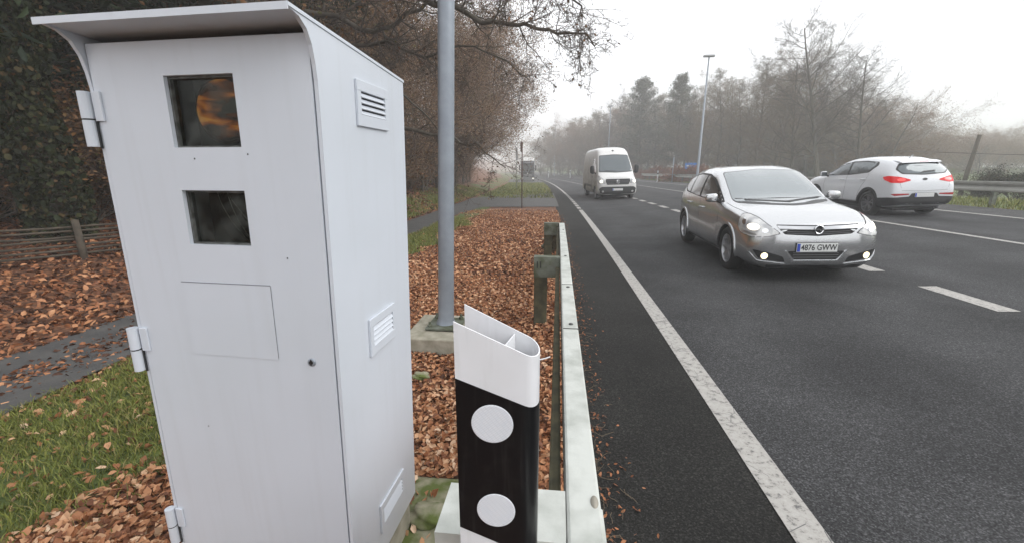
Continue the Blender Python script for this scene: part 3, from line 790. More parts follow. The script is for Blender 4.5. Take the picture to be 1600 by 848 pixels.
class Body:
    """lofted car body. stations: (x, [(y, z) * n]) half sections from bottom centre up to top centre; local x forward, y left"""
    def __init__(s, stations, dx=.035, sub=4):
        st = sorted(stations, key=lambda q: q[0])
        xs = [q[0] for q in st]; n = len(st[0][1])
        s.x0, s.x1 = xs[0], xs[-1]
        N = max(8, int((xs[-1]-xs[0])/dx))
        X = sorted(set([round(xs[0]+(xs[-1]-xs[0])*i/N, 4) for i in range(N+1)]+[round(x, 4) for x in xs]))
        X = [x for i, x in enumerate(X) if i == 0 or x-X[i-1] > .004]
        rings = []
        for x in X:
            cp = [(catmull(xs, [q[1][k][0] for q in st], x), catmull(xs, [q[1][k][1] for q in st], x)) for k in range(n)]
            half = []
            for k in range(n-1):
                p0 = cp[max(k-1, 0)]; p1 = cp[k]; p2 = cp[k+1]; p3 = cp[min(k+2, n-1)]
                if k == 0: p0 = (-cp[1][0], cp[1][1])
                if k == n-2: p3 = (-cp[n-2][0], cp[n-2][1])
                for j in range(sub):
                    t = j/sub
                    # centripetal-like damping: cardinal spline with tension .62
                    c = []
                    for a in (0, 1):
                        l1 = max(1e-4, math.dist(p0, p1)); l2 = max(1e-4, math.dist(p1, p2)); l3 = max(1e-4, math.dist(p2, p3))
                        m0 = ((p1[a]-p0[a])/l1*l2+(p2[a]-p1[a]))/2*.8; m1 = ((p2[a]-p1[a])+(p3[a]-p2[a])/l3*l2)/2*.8
                        c.append((2*t**3-3*t*t+1)*p1[a]+(t**3-2*t*t+t)*m0+(-2*t**3+3*t*t)*p2[a]+(t**3-t*t)*m1)
                    half.append((max(0, c[0]) if k or j else 0., c[1]))
            half.append((0., cp[-1][1]))
            ring = half+[(-y, z) for y, z in reversed(half[1:-1])]
            rings.append([(x, y, z) for y, z in ring])
        m = len(rings[0]); V = [p for r in rings for p in r]; Fc = []
        for i in range(len(rings)-1):
            for j in range(m): Fc.append((i*m+j, (i+1)*m+j, (i+1)*m+(j+1) % m, i*m+(j+1) % m))
        Fc.append(tuple(range(m))); Fc.append(tuple((len(rings)-1)*m+j for j in reversed(range(m))))
        s.V = V; s.F = Fc
        s.bvh = BVHTree.FromPolygons([Vector(v) for v in V], Fc)
    def build(s, mats, parent, wheels, name='body'):
        me = bpy.data.meshes.new(name); me.from_pydata(s.V, [], s.F)
        for m_ in mats: me.materials.append(m_)
        o = bpy.data.objects.new(name, me); link(o, parent)
        bm = bmesh.new(); bm.from_mesh(me); bmesh.ops.remove_doubles(bm, verts=bm.verts[:], dist=1e-5); bmesh.ops.recalc_face_normals(bm, faces=bm.faces[:]); bm.to_mesh(me); bm.free()
        cut = MB()
        for (x, z, r, y0, y1) in wheels:
            for sg in (-1, 1):
                cut.lathe([(0, y0), (r, y0), (r, y1), (0, y1)], (x, 0, z), (0, sg, 0), 40)
        tmp = cut.build('cutter', [mats[-1]])
        bm = bmesh.new(); bm.from_mesh(tmp.data); bmesh.ops.remove_doubles(bm, verts=bm.verts[:], dist=1e-5); bmesh.ops.recalc_face_normals(bm, faces=bm.faces[:]); bm.to_mesh(tmp.data); bm.free()
        mod = o.modifiers.new('b', 'BOOLEAN'); mod.object = tmp; mod.solver = 'EXACT'; mod.operation = 'DIFFERENCE'; mod.material_mode = 'TRANSFER'
        tmp.parent = None
        dg = bpy.context.evaluated_depsgraph_get(); dg.update()
        nm = bpy.data.meshes.new_from_object(o.evaluated_get(dg))
        o.modifiers.clear(); o.data = nm
        bpy.data.objects.remove(tmp)
        nm.polygons.foreach_set('use_smooth', [True]*len(nm.polygons))
        # sharpen the arch edges
        es = o.modifiers.new('e', 'EDGE_SPLIT'); es.split_angle = R(38)
        return o
    def patch(s, name, outline, frame, m, parent, off=.004, grid=.05, skirt=.012):
        """outline (u, v) polygon seen along -axis of frame; frame = yaw angle in degrees of the viewing side (0 front, 90 left, 180 rear, -90 right) or 'top'"""
        if frame == 'top':
            U = Vector((1, 0, 0)); Vv = Vector((0, 1, 0)); Dv = Vector((0, 0, 1))
        else:
            a = R(frame); Dv = Vector((math.cos(a), math.sin(a), 0)); U = Vector((-math.sin(a), math.cos(a), 0)); Vv = Vector((0, 0, 1))
        pts = []
        n = len(outline)
        for i in range(n):
            p, q = Vector(outline[i]), Vector(outline[(i+1) % n]); k = max(1, int((q-p).length/grid))
            pts += [tuple(p+(q-p)*j/k) for j in range(k)]
        nb = len(pts); edges = [(i, (i+1) % nb) for i in range(nb)]
        us = [p[0] for p in pts]; vs = [p[1] for p in pts]
        def insd(x, y):
            c = False
            for i in range(nb):
                (x1, y1), (x2, y2) = pts[i], pts[(i+1) % nb]
                if (y1 > y) != (y2 > y) and x < (x2-x1)*(y-y1)/(y2-y1)+x1: c = not c
            return c
        gpts = []
        nu = int((max(us)-min(us))/grid); nv = int((max(vs)-min(vs))/grid)
        for i in range(1, nu+1):
            for j in range(1, nv+1):
                x = min(us)+i*grid; y = min(vs)+j*grid
                if insd(x, y) and min((x-p[0])**2+(y-p[1])**2 for p in pts) > (grid*.4)**2: gpts.append((x, y))
        allp = [Vector(p) for p in pts+gpts]
        rv, re, rf, ov, oe, of = geometry.delaunay_2d_cdt(allp, edges, [], 1, 1e-6)
        V = []
        for p in rv:
            o_ = U*p[0]+Vv*p[1]+Dv*6
            h, nr, fi, d = s.bvh.ray_cast(o_, -Dv)
            if h is None:
                h, nr, fi, d = s.bvh.find_nearest(U*p[0]+Vv*p[1]+Dv*s.x1*abs(Dv.x))
            if nr.dot(Dv) < 0: nr = -nr
            V.append((h, nr))
        top = [h+nr*off for h, nr in V]
        # boundary skirt
        cnt = {}
        Fc = [tuple(f) for f in rf]
        for f in Fc:
            for i in range(len(f)):
                e = tuple(sorted((f[i], f[(i+1) % len(f)]))); cnt[e] = cnt.get(e, 0)+1
        n0 = len(top); low = [h-nr*skirt for h, nr in V]
        Fs = [(a, c, c+n0, a+n0) for (a, c), k in cnt.items() if k == 1]
        o = mesh_obj(name, top+low, Fc+Fs, m, parent, True)
        bm = bmesh.new(); bm.from_mesh(o.data)
        bmesh.ops.delete(bm, geom=[v for v in bm.verts if not v.link_faces], context='VERTS')
        bmesh.ops.recalc_face_normals(bm, faces=bm.faces[:]); 
        # make the outer side face outwards
        up_ = sum((f.normal.dot(Dv) for f in bm.faces if len(f.verts) == 3), 0)
        if up_ < 0: bmesh.ops.reverse_faces(bm, faces=bm.faces[:])
        bm.to_mesh(o.data); bm.free()
        es = o.modifiers.new('e', 'EDGE_SPLIT'); es.split_angle = R(45)
        return o
def seam(body, name, line, frame, m, parent, wd=.006, off=.0015):
    """thin gap line along an open polyline"""
    L_ = [Vector(p) for p in line]; a = []; b = []
    for i, p in enumerate(L_):
        t = (L_[min(i+1, len(L_)-1)]-L_[max(i-1, 0)]).normalized(); nn = Vector((-t.y, t.x))*wd/2
        a.append(tuple(p+nn)); b.append(tuple(p-nn))
    return body.patch(name, a+b[::-1], frame, m, parent, off, .06, .002)
def seams(body, name, lines, frame, m, parent, wd=.006):
    for l in lines: seam(body, name, l, frame, m, parent, wd)
def rounded(pts, r=.02, k=3):
    """round the corners of a polygon"""
    out = []; n = len(pts)
    for i in range(n):
        p0, p, p1 = Vector(pts[i-1]), Vector(pts[i]), Vector(pts[(i+1) % n])
        a = min(r, (p0-p).length*.45); b = min(r, (p1-p).length*.45)
        A = p+(p0-p).normalized()*a; B = p+(p1-p).normalized()*b
        for j in range(k+1):
            t = j/k; out.append(tuple(A*(1-t)**2+p*2*t*(1-t)+B*t*t))
    return out
def ell(cx, cz, rx, rz, k=20): return [(cx+rx*math.cos(2*math.pi*i/k), cz+rz*math.sin(2*math.pi*i/k)) for i in range(k)]
def make_wheel(root, x, y, r, w_, side, spokes=5, rimm=None, rr=.66, twin=False):
    """side +1: outer face towards +y"""
    wh = bpy.data.objects.new('wheel', None); link(wh, root); wh.location = (x, y, r)
    a = (0, side, 0)
    b = MB(); h = w_/2
    b.lathe([(r*rr, -h), (r*.90, -h), (r*.975, -h*.75), (r, -h*.4), (r, h*.4), (r*.975, h*.75), (r*.92, h), (r*.80, h*1.02), (r*rr, h*.86)], (0, 0, 0), a, 36)
    b.build('tyre', M['rubber'], wh, True)
    rimm = rimm or M['rim']
    b = MB(); b.lathe([(r*rr, h*.9), (r*rr*.96, h*.92), (r*rr*.92, h*.5), (r*rr*.9, -h*.9)], (0, 0, 0), a, 36)
    b.lathe([(0, h*.62), (r*.16, h*.60), (r*.17, h*.2)], (0, 0, 0), a, 20)
    for i in range(spokes):
        t = 2*math.pi*i/spokes+.3
        for dt in ((-.11, .11) if spokes <= 7 else (0,)):
            c, s_ = math.cos(t+dt), math.sin(t+dt); c2, s2 = math.cos(t+dt*2.2), math.sin(t+dt*2.2)
            p0 = (c*r*.13, s_*r*.13); p1 = (c2*r*rr*.95, s2*r*rr*.95)
            wv = r*.045
            nx, ny = -s_, c
            vs = []
            for (q, wq, yy) in ((p0, wv*1.3, h*.58), (p1, wv*.9, h*.80)):
                for sg in (-1, 1):
                    vs.append((q[0]+nx*wq*sg, side*yy, q[1]+ny*wq*sg)); vs.append((q[0]+nx*wq*sg, side*(yy-h*.35), q[1]+ny*wq*sg))
            b.add(vs, [(0, 2, 6, 4), (0, 4, 5, 1), (2, 3, 7, 6), (1, 5, 7, 3)])
    b.build('rim', rimm, wh)
    b = MB(); b.lathe([(0, -h*.2), (r*rr*.9, -h*.2), (r*rr*.9, -h*.5)], (0, 0, 0), a, 24); b.build('brake_disc', M['black'], wh)
    return wh
def text_obj(name, body_, size, m, parent, mtx, sx=1., depth=.001):
    cu = bpy.data.curves.new(name, 'FONT'); cu.body = body_; cu.size = size; cu.extrude = depth; cu.align_x = 'CENTER'; cu.align_y = 'CENTER'
    cu.offset = size*.012
    t = bpy.data.objects.new(name, cu); COL.objects.link(t)
    dg = bpy.context.evaluated_depsgraph_get(); dg.update()
    me = bpy.data.meshes.new_from_object(t.evaluated_get(dg)); bpy.data.objects.remove(t)
    for v in me.vertices: v.co.x *= sx
    me.transform(mtx)
    me.materials.clear(); me.materials.append(m)
    return link(bpy.data.objects.new(name, me), parent)
def plate(root, x, z, facing, text, w_=.52, h_=.11, tilt=0., y=0.):
    """facing +1 front, -1 rear"""
    b = MB(); b.box(min(x, x+facing*.012), max(x, x+facing*.012), y-w_/2, y+w_/2, z-h_/2, z+h_/2, bev=.003); p = b.build('licence_plate', M['plate'], root)
    b = MB(); xs_ = x+facing*.0122
    by = y+(-facing)*(w_/2-.024)   # the blue band sits at the reader's left
    b.box(min(xs_, xs_+facing*.001), max(xs_, xs_+facing*.001), by-.02, by+.02, z-h_/2+.006, z+h_/2-.006); b.build('blue_band', M['plate_blue'], p)
    b = MB(); xe = x+facing*.004; d = .006
    b.box(min(xe, xe-facing*.01), max(xe, xe-facing*.01), y-w_/2-d, y+w_/2+d, z-h_/2-d, z+h_/2+d); b.build('plate_holder', M['black_plastic'], p)
    if text:
        mt = Matrix.Translation((x+facing*.0135, y+facing*.020, z-.002)) @ Matrix.Rotation(R(90)*facing, 4, 'Z') @ Matrix.Rotation(R(90), 4, 'X')
        text_obj('plate_text', text, h_*.92, M['black'], p, mt, w_/.52*.88)
    return p
def handle(body, root, x, z, side, m, L_=.19):
    h, nr, fi, d = body.bvh.ray_cast(Vector((x, side*5, z)), Vector((0, -side, 0)))
    b = MB(); y = h.y
    b.tube([(x-L_/2, y-side*.004, z), (x-L_/2+.02, y+side*.030, z+.002), (x+L_/2-.02, y+side*.032, z+.004), (x+L_/2, y-side*.004, z)], [.010, .013, .013, .010], 8)
    b.build('door_handle', m, root, True)
def mirror(root, x, y, z, side, m, sx=.11, sy=.20, sz=.14, glass=True, foot=True):
    b = MB()
    bm = bmesh.new(); bmesh.ops.create_icosphere(bm, subdivisions=3, radius=1)
    vs = []
    for v in bm.verts:
        c = v.co.copy(); e = .55
        c = Vector([math.copysign(abs(q)**e, q) for q in c])
        xx = c.x*sx/2
        if c.x > 0: xx *= 1-.35*abs(c.y)
        if c.x < 0: xx *= .55
        vs.append((x+xx, y+c.y*sy/2*(1.0), z+c.z*sz/2*(1-.12*c.y*side)))
    bm.verts.index_update()
    b.add(vs, [tuple(v.index for v in f.verts) for f in bm.faces]); bm.free()
    mo = b.build('mirror', m, root, True)
    if foot:
        b = MB(); b.tube([(x-.01, y-side*sy*.35, z-sz*.2), (x-.03, y-side*sy*.95, z-sz*.55)], [.03, .035], 8); b.build('mirror_arm', M['black_plastic'], mo, True)
    b = MB(); b.box(x-sx*.30, x-sx*.285, y-sy*.40, y+sy*.40, z-sz*.36, z+sz*.36, bev=.004); b.build('mirror_glass', M['suv_glass'], mo)
    return mo

# ---- silver hatchback -------------------------------------------------------
def hatchback():
    # (bottom centre, bottom edge, rocker, widest, waist, roof rail foot, roof rail, roof centre)
    def S(x, zb, wb, z1, w1, z2, w2, z3, w3, z4, w4, z5, w5, z6): return (x, [(0, zb), (wb, zb), (w1, z1), (w2, z2), (w3, z3), (w4, z4), (w5, z5), (0, z6)])
    st = [
        S(2.125, .30, .34, .36, .52, .48, .56, .64, .54, .675, .48, .70, .32, .715),
        S(2.10, .24, .52, .33, .66, .50, .71, .665, .66, .71, .58, .735, .38, .75),
        S(2.04, .20, .62, .30, .76, .50, .795, .69, .755, .75, .66, .78, .43, .795),
        S(1.92, .18, .66, .29, .82, .52, .84, .73, .80, .80, .70, .828, .46, .842),
        S(1.72, .17, .68, .28, .845, .53, .858, .775, .83, .85, .74, .878, .48, .893),
        S(1.40, .17, .68, .28, .862, .55, .870, .82, .848, .892, .76, .925, .50, .938),
        S(1.10, .17, .68, .28, .865, .55, .875, .86, .850, .92, .78, .955, .55, .975),
        S(.92, .17, .68, .28, .868, .55, .876, .885, .850, .945, .79, .985, .66, 1.015),
        S(.60, .17, .68, .28, .868, .55, .876, .905, .850, 1.06, .785, 1.135, .69, 1.185),
        S(.25, .17, .68, .28, .868, .55, .876, .915, .848, 1.21, .750, 1.295, .67, 1.345),
        S(.02, .17, .68, .28, .868, .55, .876, .92, .848, 1.285, .73, 1.375, .64, 1.415),
        S(-.25, .17, .68, .28, .868, .55, .876, .925, .848, 1.315, .72, 1.41, .62, 1.452),
        S(-.70, .17, .68, .28, .868, .56, .876, .935, .846, 1.32, .71, 1.415, .61, 1.46),
        S(-1.20, .17, .68, .28, .866, .57, .874, .95, .842, 1.30, .67, 1.395, .545, 1.44),
        S(-1.55, .18, .68, .29, .85, .60, .866, .965, .828, 1.26, .66, 1.35, .53, 1.40),
        S(-1.75, .20, .68, .31, .83, .62, .852, .97, .81, 1.17, .68, 1.26, .56, 1.31),
        S(-1.92, .24, .66, .33, .79, .62, .82, .95, .77, 1.03, .70, 1.09, .58, 1.12),
        S(-2.04, .28, .60, .36, .72, .60, .76, .85, .71, .91, .62, .94, .50, .96),
        S(-2.12, .34, .48, .40, .58, .58, .62, .72, .58, .77, .50, .79, .38, .80),
    ]
    root = empty('hatchback_car')
    B = Body(st)
    B.build([M['silver'], M['black']], root, [(1.22, .315, .362, .58, 1.2), (-1.39, .315, .362, .58, 1.2)])
    P = B.patch
    # glass
    ws = rounded([(-.70, .965), (0, .945), (.70, .965), (.672, 1.16), (.615, 1.365), (0, 1.405), (-.615, 1.365), (-.672, 1.16)], .05)
    P('window_surround', rounded([(-.708, .952), (0, .932), (.708, .952), (.679, 1.16), (.622, 1.372), (0, 1.411), (-.622, 1.372), (-.679, 1.16)], .05), 0, M['black_plastic'], root, .0025)
    P('windscreen', ws, 0, M['windscreen'], root, .005)
    for sd in (1, -1):
        f = 90*sd; sx = -sd   # u axis of the frame points to -x for the left side
        def q(pts): return [(x*sx, z) for x, z in (pts if sd < 0 else pts)]
        P('window_trim', rounded(q([(.86, .945), (.48, 1.13), (.10, 1.285), (-.25, 1.345), (-.75, 1.355), (-1.25, 1.325), (-1.62, 1.235), (-1.70, 1.12), (-1.45, 1.0), (-.3, .955)]), .05), f, M['black'], root, .003)
        P('side_window', rounded(q([(.72, .975), (.42, 1.12), (.06, 1.262), (-.24, 1.315), (-.30, 1.317), (-.34, .97), (.3, .965)]), .03), f, M['car_glass'], root, .006)
        P('side_window', rounded(q([(-.38, 1.320), (-.78, 1.328), (-1.12, 1.305), (-1.10, 1.0), (-.42, .972)]), .03), f, M['car_glass'], root, .006)
        P('side_window', rounded(q([(-1.17, 1.300), (-1.30, 1.285), (-1.58, 1.215), (-1.62, 1.13), (-1.42, 1.03), (-1.16, 1.003)]), .03), f, M['car_glass'], root, .006)
        seams(B, 'door_seam', [q([(.72, .95), (.76, .75), (.74, .40), (.66, .27)]), q([(-.33, .95), (-.34, .5), (-.33, .27)]), q([(-1.15, .98), (-1.12, .80), (-1.0, .62), (-.93, .40), (-.90, .27)]), q([(.66, .265), (-.2, .262), (-.90, .27)])], f, M['shadow_gap'], root)
        seam(B, 'rub_strip', q([(.70, .52), (0, .525), (-.95, .53)]), f, M['silver'], root, .035, .008)
        P('sill_skirt', q([(.84, .20), (.84, .24), (-1.02, .24), (-1.02, .20)]), f, M['black_plastic'], root, .004)
        handle(B, root, -.16, .80, sd, M['silver']); handle(B, root, -1.0, .83, sd, M['silver'])
        mirror(root, .66, sd*.965, 1.005, sd, M['silver'], .12, .20, .13)
        # wheel-arch lips
        for xx in (1.22, -1.39):
            pts = [(xx+.385*math.cos(t), .315+.385*math.sin(t)) for t in [R(-8)+R(196)*i/18 for i in range(19)]]
            inn = [(xx+.352*math.cos(t), .315+.352*math.sin(t)) for t in [R(-8)+R(196)*i/18 for i in range(19)]]
            pts = [p for p in pts if p[1] > .24]; inn = [p for p in inn if p[1] > .24]
            P('arch_lip', q(pts+inn[::-1]), f, M['silver'], root, .012, .05, .012)
        # headlamp wraps round the corner
        fr = 28*sd
        c, s_ = math.cos(R(28)), math.sin(R(28))
        def hl(pts): return [(sd*u_, z_) for u_, z_ in pts]
        # u of the frame = y cos a - x sin a
        hp = [(-.57, .645), (-.42, .612), (-.24, .600), (-.06, .625), (-.01, .69), (-.02, .79), (-.05, .85), (-.14, .858), (-.28, .82), (-.42, .745), (-.52, .685)]
        hd = P('headlight', rounded(hl([(u_*1., z_) for u_, z_ in hp]), .03), fr, M['lamp_glass'], root, .006)
        P('lamp_rim', rounded(hl([(-.582, .643), (-.42, .605), (-.24, .592), (-.055, .617), (-.002, .69), (-.012, .79), (-.045, .858), (-.14, .866), (-.284, .828), (-.425, .752), (-.525, .69)]), .03), fr, M['shadow_gap'], hd, .0025)
        P('lamp_bulb', ell(sd*-.235, .715, .085, .040), fr, M['lit'], hd, .009)
        P('lamp_cup', ell(sd*-.39, .680, .040, .026), fr, M['chrome'], hd, .009); P('lamp_cup', ell(sd*-.10, .765, .030, .040), fr, M['chrome'], hd, .008)
        P('lamp_bezel', [(sd*u_, z_) for u_, z_ in ((-.30, .618), (-.10, .632), (-.07, .665), (-.28, .64))], fr, M['rim'], hd, .008)
        # fog lamp pocket
        fp = P('fog_lamp_recess', rounded([(sd*.385, .285), (sd*.72, .33), (sd*.80, .445), (sd*.62, .415), (sd*.42, .355)], .02), 0, M['black'], root, .004)
        P('fog_lamp', ell(sd*.655, .365, .042, .040), 0, M['lit_fog'], fp, .008)
        P('bumper_blade', rounded([(sd*.375, .265), (sd*.74, .305), (sd*.83, .42), (sd*.835, .395), (sd*.76, .285), (sd*.40, .245)], .01), 0, M['silver'], root, .012)
        P('tail_light', rounded(hl([(.45, .78), (.62, .80), (.66, 1.0), (.60, 1.12), (.50, 1.0)]), .03), 180-30*sd if False else 180, M['red_lamp'], root, .006)
    # grille, bars, emblem
    P('grille', rounded([(-.50, .70), (-.42, .635), (0, .610), (.42, .635), (.50, .70), (0, .69)], .02), 0, M['black'], root, .003)
    for zz in (.64, .66):
        seam(B, 'grille_bar', [(-.40, zz+.012), (0, zz-.004), (.40, zz+.012)], 0, M['rim_dark'], root, .007, .006)
    P('bonnet_gap', rounded([(-.52, .752), (0, .742), (.52, .752), (.52, .742), (0, .730), (-.52, .742)], .005), 0, M['black'], root, .0035)
    P('chrome_bar', rounded([(-.52, .738), (0, .726), (.52, .738), (.50, .706), (0, .690), (-.50, .706)], .01), 0, M['rim'], root, .009)
    # round emblem: ring with a horizontal lightning bolt
    h, nr, _, _ = B.bvh.ray_cast(Vector((5, 0, .692)), Vector((-1, 0, 0))); ex = h.x+.022
    b = MB(); b.lathe([(.043, .0), (.052, .006), (.061, .0), (.052, -.012), (.043, 0)], (ex, 0, .692), (1, 0, 0), 28)
    bolt = [(-.052, -.002), (-.012, -.016), (-.008, -.004), (.052, .002), (.012, .016), (.008, .004)]
    b.add([(ex+.002, -y, .692+z) for y, z in bolt]+[(ex-.006, -y, .692+z) for y, z in bolt], [tuple(range(6)), tuple(range(11, 5, -1))]+[(i, (i+1) % 6, 6+(i+1) % 6, 6+i) for i in range(6)])
    em = b.build('emblem', M['chrome'], root)
    b = MB(); b.lathe([(0, -.008), (.045, -.008), (.045, -.012)], (ex, 0, .692), (1, 0, 0), 24); b.build('emblem_disc', M['black'], em)
    P('lower_grille', rounded([(-.37, .425), (-.27, .315), (.27, .315), (.37, .425)], .03), 0, M['black'], root, .003)
    for zz in (.345, .375, .40): seam(B, 'grille_bar', [(-.29, zz), (.29, zz)], 0, M['rim_dark'], root, .006, .006)
    P('grille_frame', rounded([(-.40, .43), (-.375, .43), (-.28, .305), (.28, .305), (.375, .43), (.40, .43), (.30, .288), (-.30, .288)], .01), 0, M['silver'], root, .014)
    P('bumper_lip', rounded([(-.62, .25), (0, .245), (.62, .25), (.60, .205), (-.60, .205)], .02), 0, M['black_plastic'], root, .006)
    h, nr, _, _ = B.bvh.ray_cast(Vector((5, 0, .47)), Vector((-1, 0, 0)))
    plate(root, h.x+.012, .470, 1, '4876 GWW')
    seams(B, 'bonnet_seam', [[(1.90, sd*.70), (1.55, sd*.755), (1.2, sd*.78), (.90, sd*.79)] for sd in (1, -1)], 'top', M['shadow_gap'], root, .005)
    # wipers, aerial, rear glass, interior mirror strip
    P('wiper', [(-.55, .975), (.02, .955), (.02, .965), (-.54, .99)], 0, M['black'], root, .014); P('wiper', [(.0, .955), (.58, .985), (.56, .997), (0, .965)], 0, M['black'], root, .014)
    P('rear_window', rounded([(-.52, 1.06), (.52, 1.06), (.50, 1.33), (-.50, 1.33)], .05), 180, M['car_glass'], root, .005)
    b = MB(); b.tube([(-1.35, 0, 1.41), (-1.43, 0, 1.47), (-1.60, 0, 1.60)], [.008, .004, .002], 6); b.build('aerial', M['black'], root)
    for xx in (1.22, -1.39):
        for sd in (1, -1): make_wheel(root, xx, sd*.765, .315, .205, sd, 5, rr=.66)
    return root
hb = hatchback()
hb.location = (3.38, 6.62+1.22, road_z(3.42, 7.8)+.0); hb.rotation_euler = (0, R(-.6), R(-90+.6))
hb.rotation_euler = (R(2.0), 0, R(-90-1.5)); hb.scale = (.96, .925, 1.03)
tag(hb, 'silver five-door hatchback with lit fog lamps and plate 4876 GWW, nearest car on the road', 'car')

# ---- white SUV seen from behind ---------------------------------------------
def suv():
    def S(x, zb, wb, z1, w1, z2, w2, z3, w3, z4, w4, z5, w5, z6): return (x, [(0, zb), (wb, zb), (w1, z1), (w2, z2), (w3, z3), (w4, z4), (w5, z5), (0, z6)])
    st = [
        S(2.22, .36, .40, .42, .55, .56, .58, .70, .54, .76, .46, .80, .32, .82),
        S(2.10, .27, .62, .38, .78, .60, .80, .78, .76, .86, .66, .90, .45, .93),
        S(1.85, .24, .70, .34, .87, .62, .89, .88, .86, .96, .76, .995, .50, 1.02),
        S(1.45, .24, .74, .34, .91, .64, .925, .97, .89, 1.04, .80, 1.075, .55, 1.10),
        S(1.05, .24, .74, .34, .91, .64, .925, 1.01, .89, 1.09, .80, 1.13, .66, 1.16),
        S(.65, .24, .74, .34, .91, .64, .925, 1.035, .885, 1.24, .78, 1.31, .66, 1.36),
        S(.25, .24, .74, .34, .91, .64, .925, 1.05, .885, 1.42, .74, 1.50, .60, 1.545),
        S(-.10, .24, .74, .34, .91, .64, .925, 1.06, .885, 1.48, .725, 1.57, .60, 1.61),
        S(-.60, .24, .74, .34, .91, .64, .925, 1.07, .885, 1.50, .72, 1.59, .60, 1.635),
        S(-1.20, .24, .74, .34, .91, .66, .925, 1.10, .885, 1.47, .72, 1.565, .60, 1.61),
        S(-1.60, .26, .74, .36, .905, .70, .92, 1.12, .87, 1.41, .72, 1.51, .58, 1.56),
        S(-1.86, .28, .74, .38, .885, .74, .905, 1.12, .85, 1.30, .735, 1.41, .60, 1.47),
        S(-2.00, .31, .73, .40, .865, .76, .885, 1.08, .83, 1.19, .74, 1.27, .62, 1.30),
        S(-2.10, .34, .70, .44, .84, .74, .86, .98, .80, 1.04, .71, 1.08, .60, 1.10),
        S(-2.17, .37, .66, .46, .79, .68, .81, .84, .76, .90, .66, .93, .52, .95),
        S(-2.20, .41, .58, .48, .70, .62, .72, .74, .68, .78, .58, .80, .45, .81),
    ]
    root = empty('suv')
    B = Body(st)
    B.build([M['car_white'], M['black']], root, [(1.34, .35, .40, .60, 1.3), (-1.30, .35, .40, .60, 1.3)])
    P = B.patch
    for sd in (1, -1):
        f = 90*sd; sx = -sd
        def q(pts): return [(x*sx, z) for x, z in (pts if sd < 0 else pts)]
        P('window_trim', rounded(q([(1.0, 1.09), (.60, 1.27), (.20, 1.45), (-.2, 1.515), (-.8, 1.53), (-1.30, 1.49), (-1.36, 1.40), (-1.12, 1.20), (-.4, 1.13), (.3, 1.10)]), .04), f, M['black'], root, .003)
        P('side_window', rounded(q([(.80, 1.125), (.56, 1.235), (.18, 1.415), (-.16, 1.475), (-.22, 1.13), (.3, 1.115)]), .03), f, M['suv_glass'], root, .006)
        P('side_window', rounded(q([(-.24, 1.48), (-.8, 1.497), (-1.24, 1.462), (-1.26, 1.40), (-1.08, 1.23), (-.30, 1.14)]), .03), f, M['suv_glass'], root, .006)
        seams(B, 'door_seam', [q([(.86, 1.08), (.90, .8), (.86, .4)]), q([(-.21, 1.12), (-.22, .8), (-.20, .4)]), q([(-1.16, 1.18), (-1.10, 1.0), (-.95, .8), (-.86, .6), (-.84, .4)]), q([(.86, .40), (-.84, .40)])], f, M['shadow_gap'], root)
        P('side_cladding', rounded(q([(.90, .25), (.90, .40), (.40, .385), (-.86, .385), (-.88, .25)]), .01), f, M['black_plastic'], root, .010)
        for xx in (1.34, -1.30):
            pts = [(xx+.455*math.cos(t), .35+.455*math.sin(t)) for t in [R(-8)+R(196)*i/18 for i in range(19)]]
            inn = [(xx+.392*math.cos(t), .35+.392*math.sin(t)) for t in [R(-8)+R(196)*i/18 for i in range(19)]]
            pts = [p for p in pts if p[1] > .28]; inn = [p for p in inn if p[1] > .28]
            P('arch_cladding', q(pts+inn[::-1]), f, M['black_plastic'], root, .010, .05, .012)
        handle(B, root, -.05, .98, sd, M['car_white']); handle(B, root, -.98, 1.01, sd, M['car_white'])
        mirror(root, .80, sd*1.02, 1.14, sd, M['black_plastic'] if sd < 0 else M['car_white'], .13, .22, .17)
        # tail lamp, split: outer part on the wing, pointed inner part on the hatch
        fr = 180+28*(-sd)
        # frame at the rear corner
        a = R(fr); Ux, Uy = -math.sin(a), math.cos(a)
        def U_(x, y): return x*Ux+y*Uy
        pts = [(U_(-1.86, sd*.90), 1.015), (U_(-2.05, sd*.84), .94), (U_(-2.12, sd*.62), .935), (U_(-2.10, sd*.36), .99), (U_(-2.07, sd*.36), 1.02), (U_(-2.03, sd*.62), 1.09), (U_(-1.93, sd*.84), 1.12), (U_(-1.80, sd*.90), 1.09)]
        tl = P('tail_light', rounded(pts, .03), fr, M['red_lamp'], root, .010)
        P('tail_lens', ell(U_(-2.06, sd*.60), 1.015, .10, .038), fr, mat('red_inner', (.8, .05, .05), .2, coat=1., emit=(1, .06, .04), estr=.35), tl, .014)
        P('bumper_reflector', rounded([(-sd*.40, .625), (-sd*.80, .60), (-sd*.86, .645), (-sd*.80, .66), (-sd*.42, .655)], .008), 180, M['red_reflector'], root, .008)
    # rear glass with black surround, spoiler
    P('window_trim', rounded([(-.71, 1.28), (-.58, 1.43), (0, 1.48), (.58, 1.43), (.71, 1.28), (.60, 1.165), (0, 1.13), (-.60, 1.165)], .05), 180, M['black'], root, .004)
    P('rear_window', rounded([(-.675, 1.28), (-.55, 1.41), (0, 1.45), (.55, 1.41), (.675, 1.28), (.57, 1.185), (0, 1.152), (-.57, 1.185)], .05), 180, M['suv_glass'], root, .008)
    P('rear_wiper', [(-.12, 1.175), (.32, 1.225), (.30, 1.245), (-.02, 1.225)], 180, M['black'], root, .02)
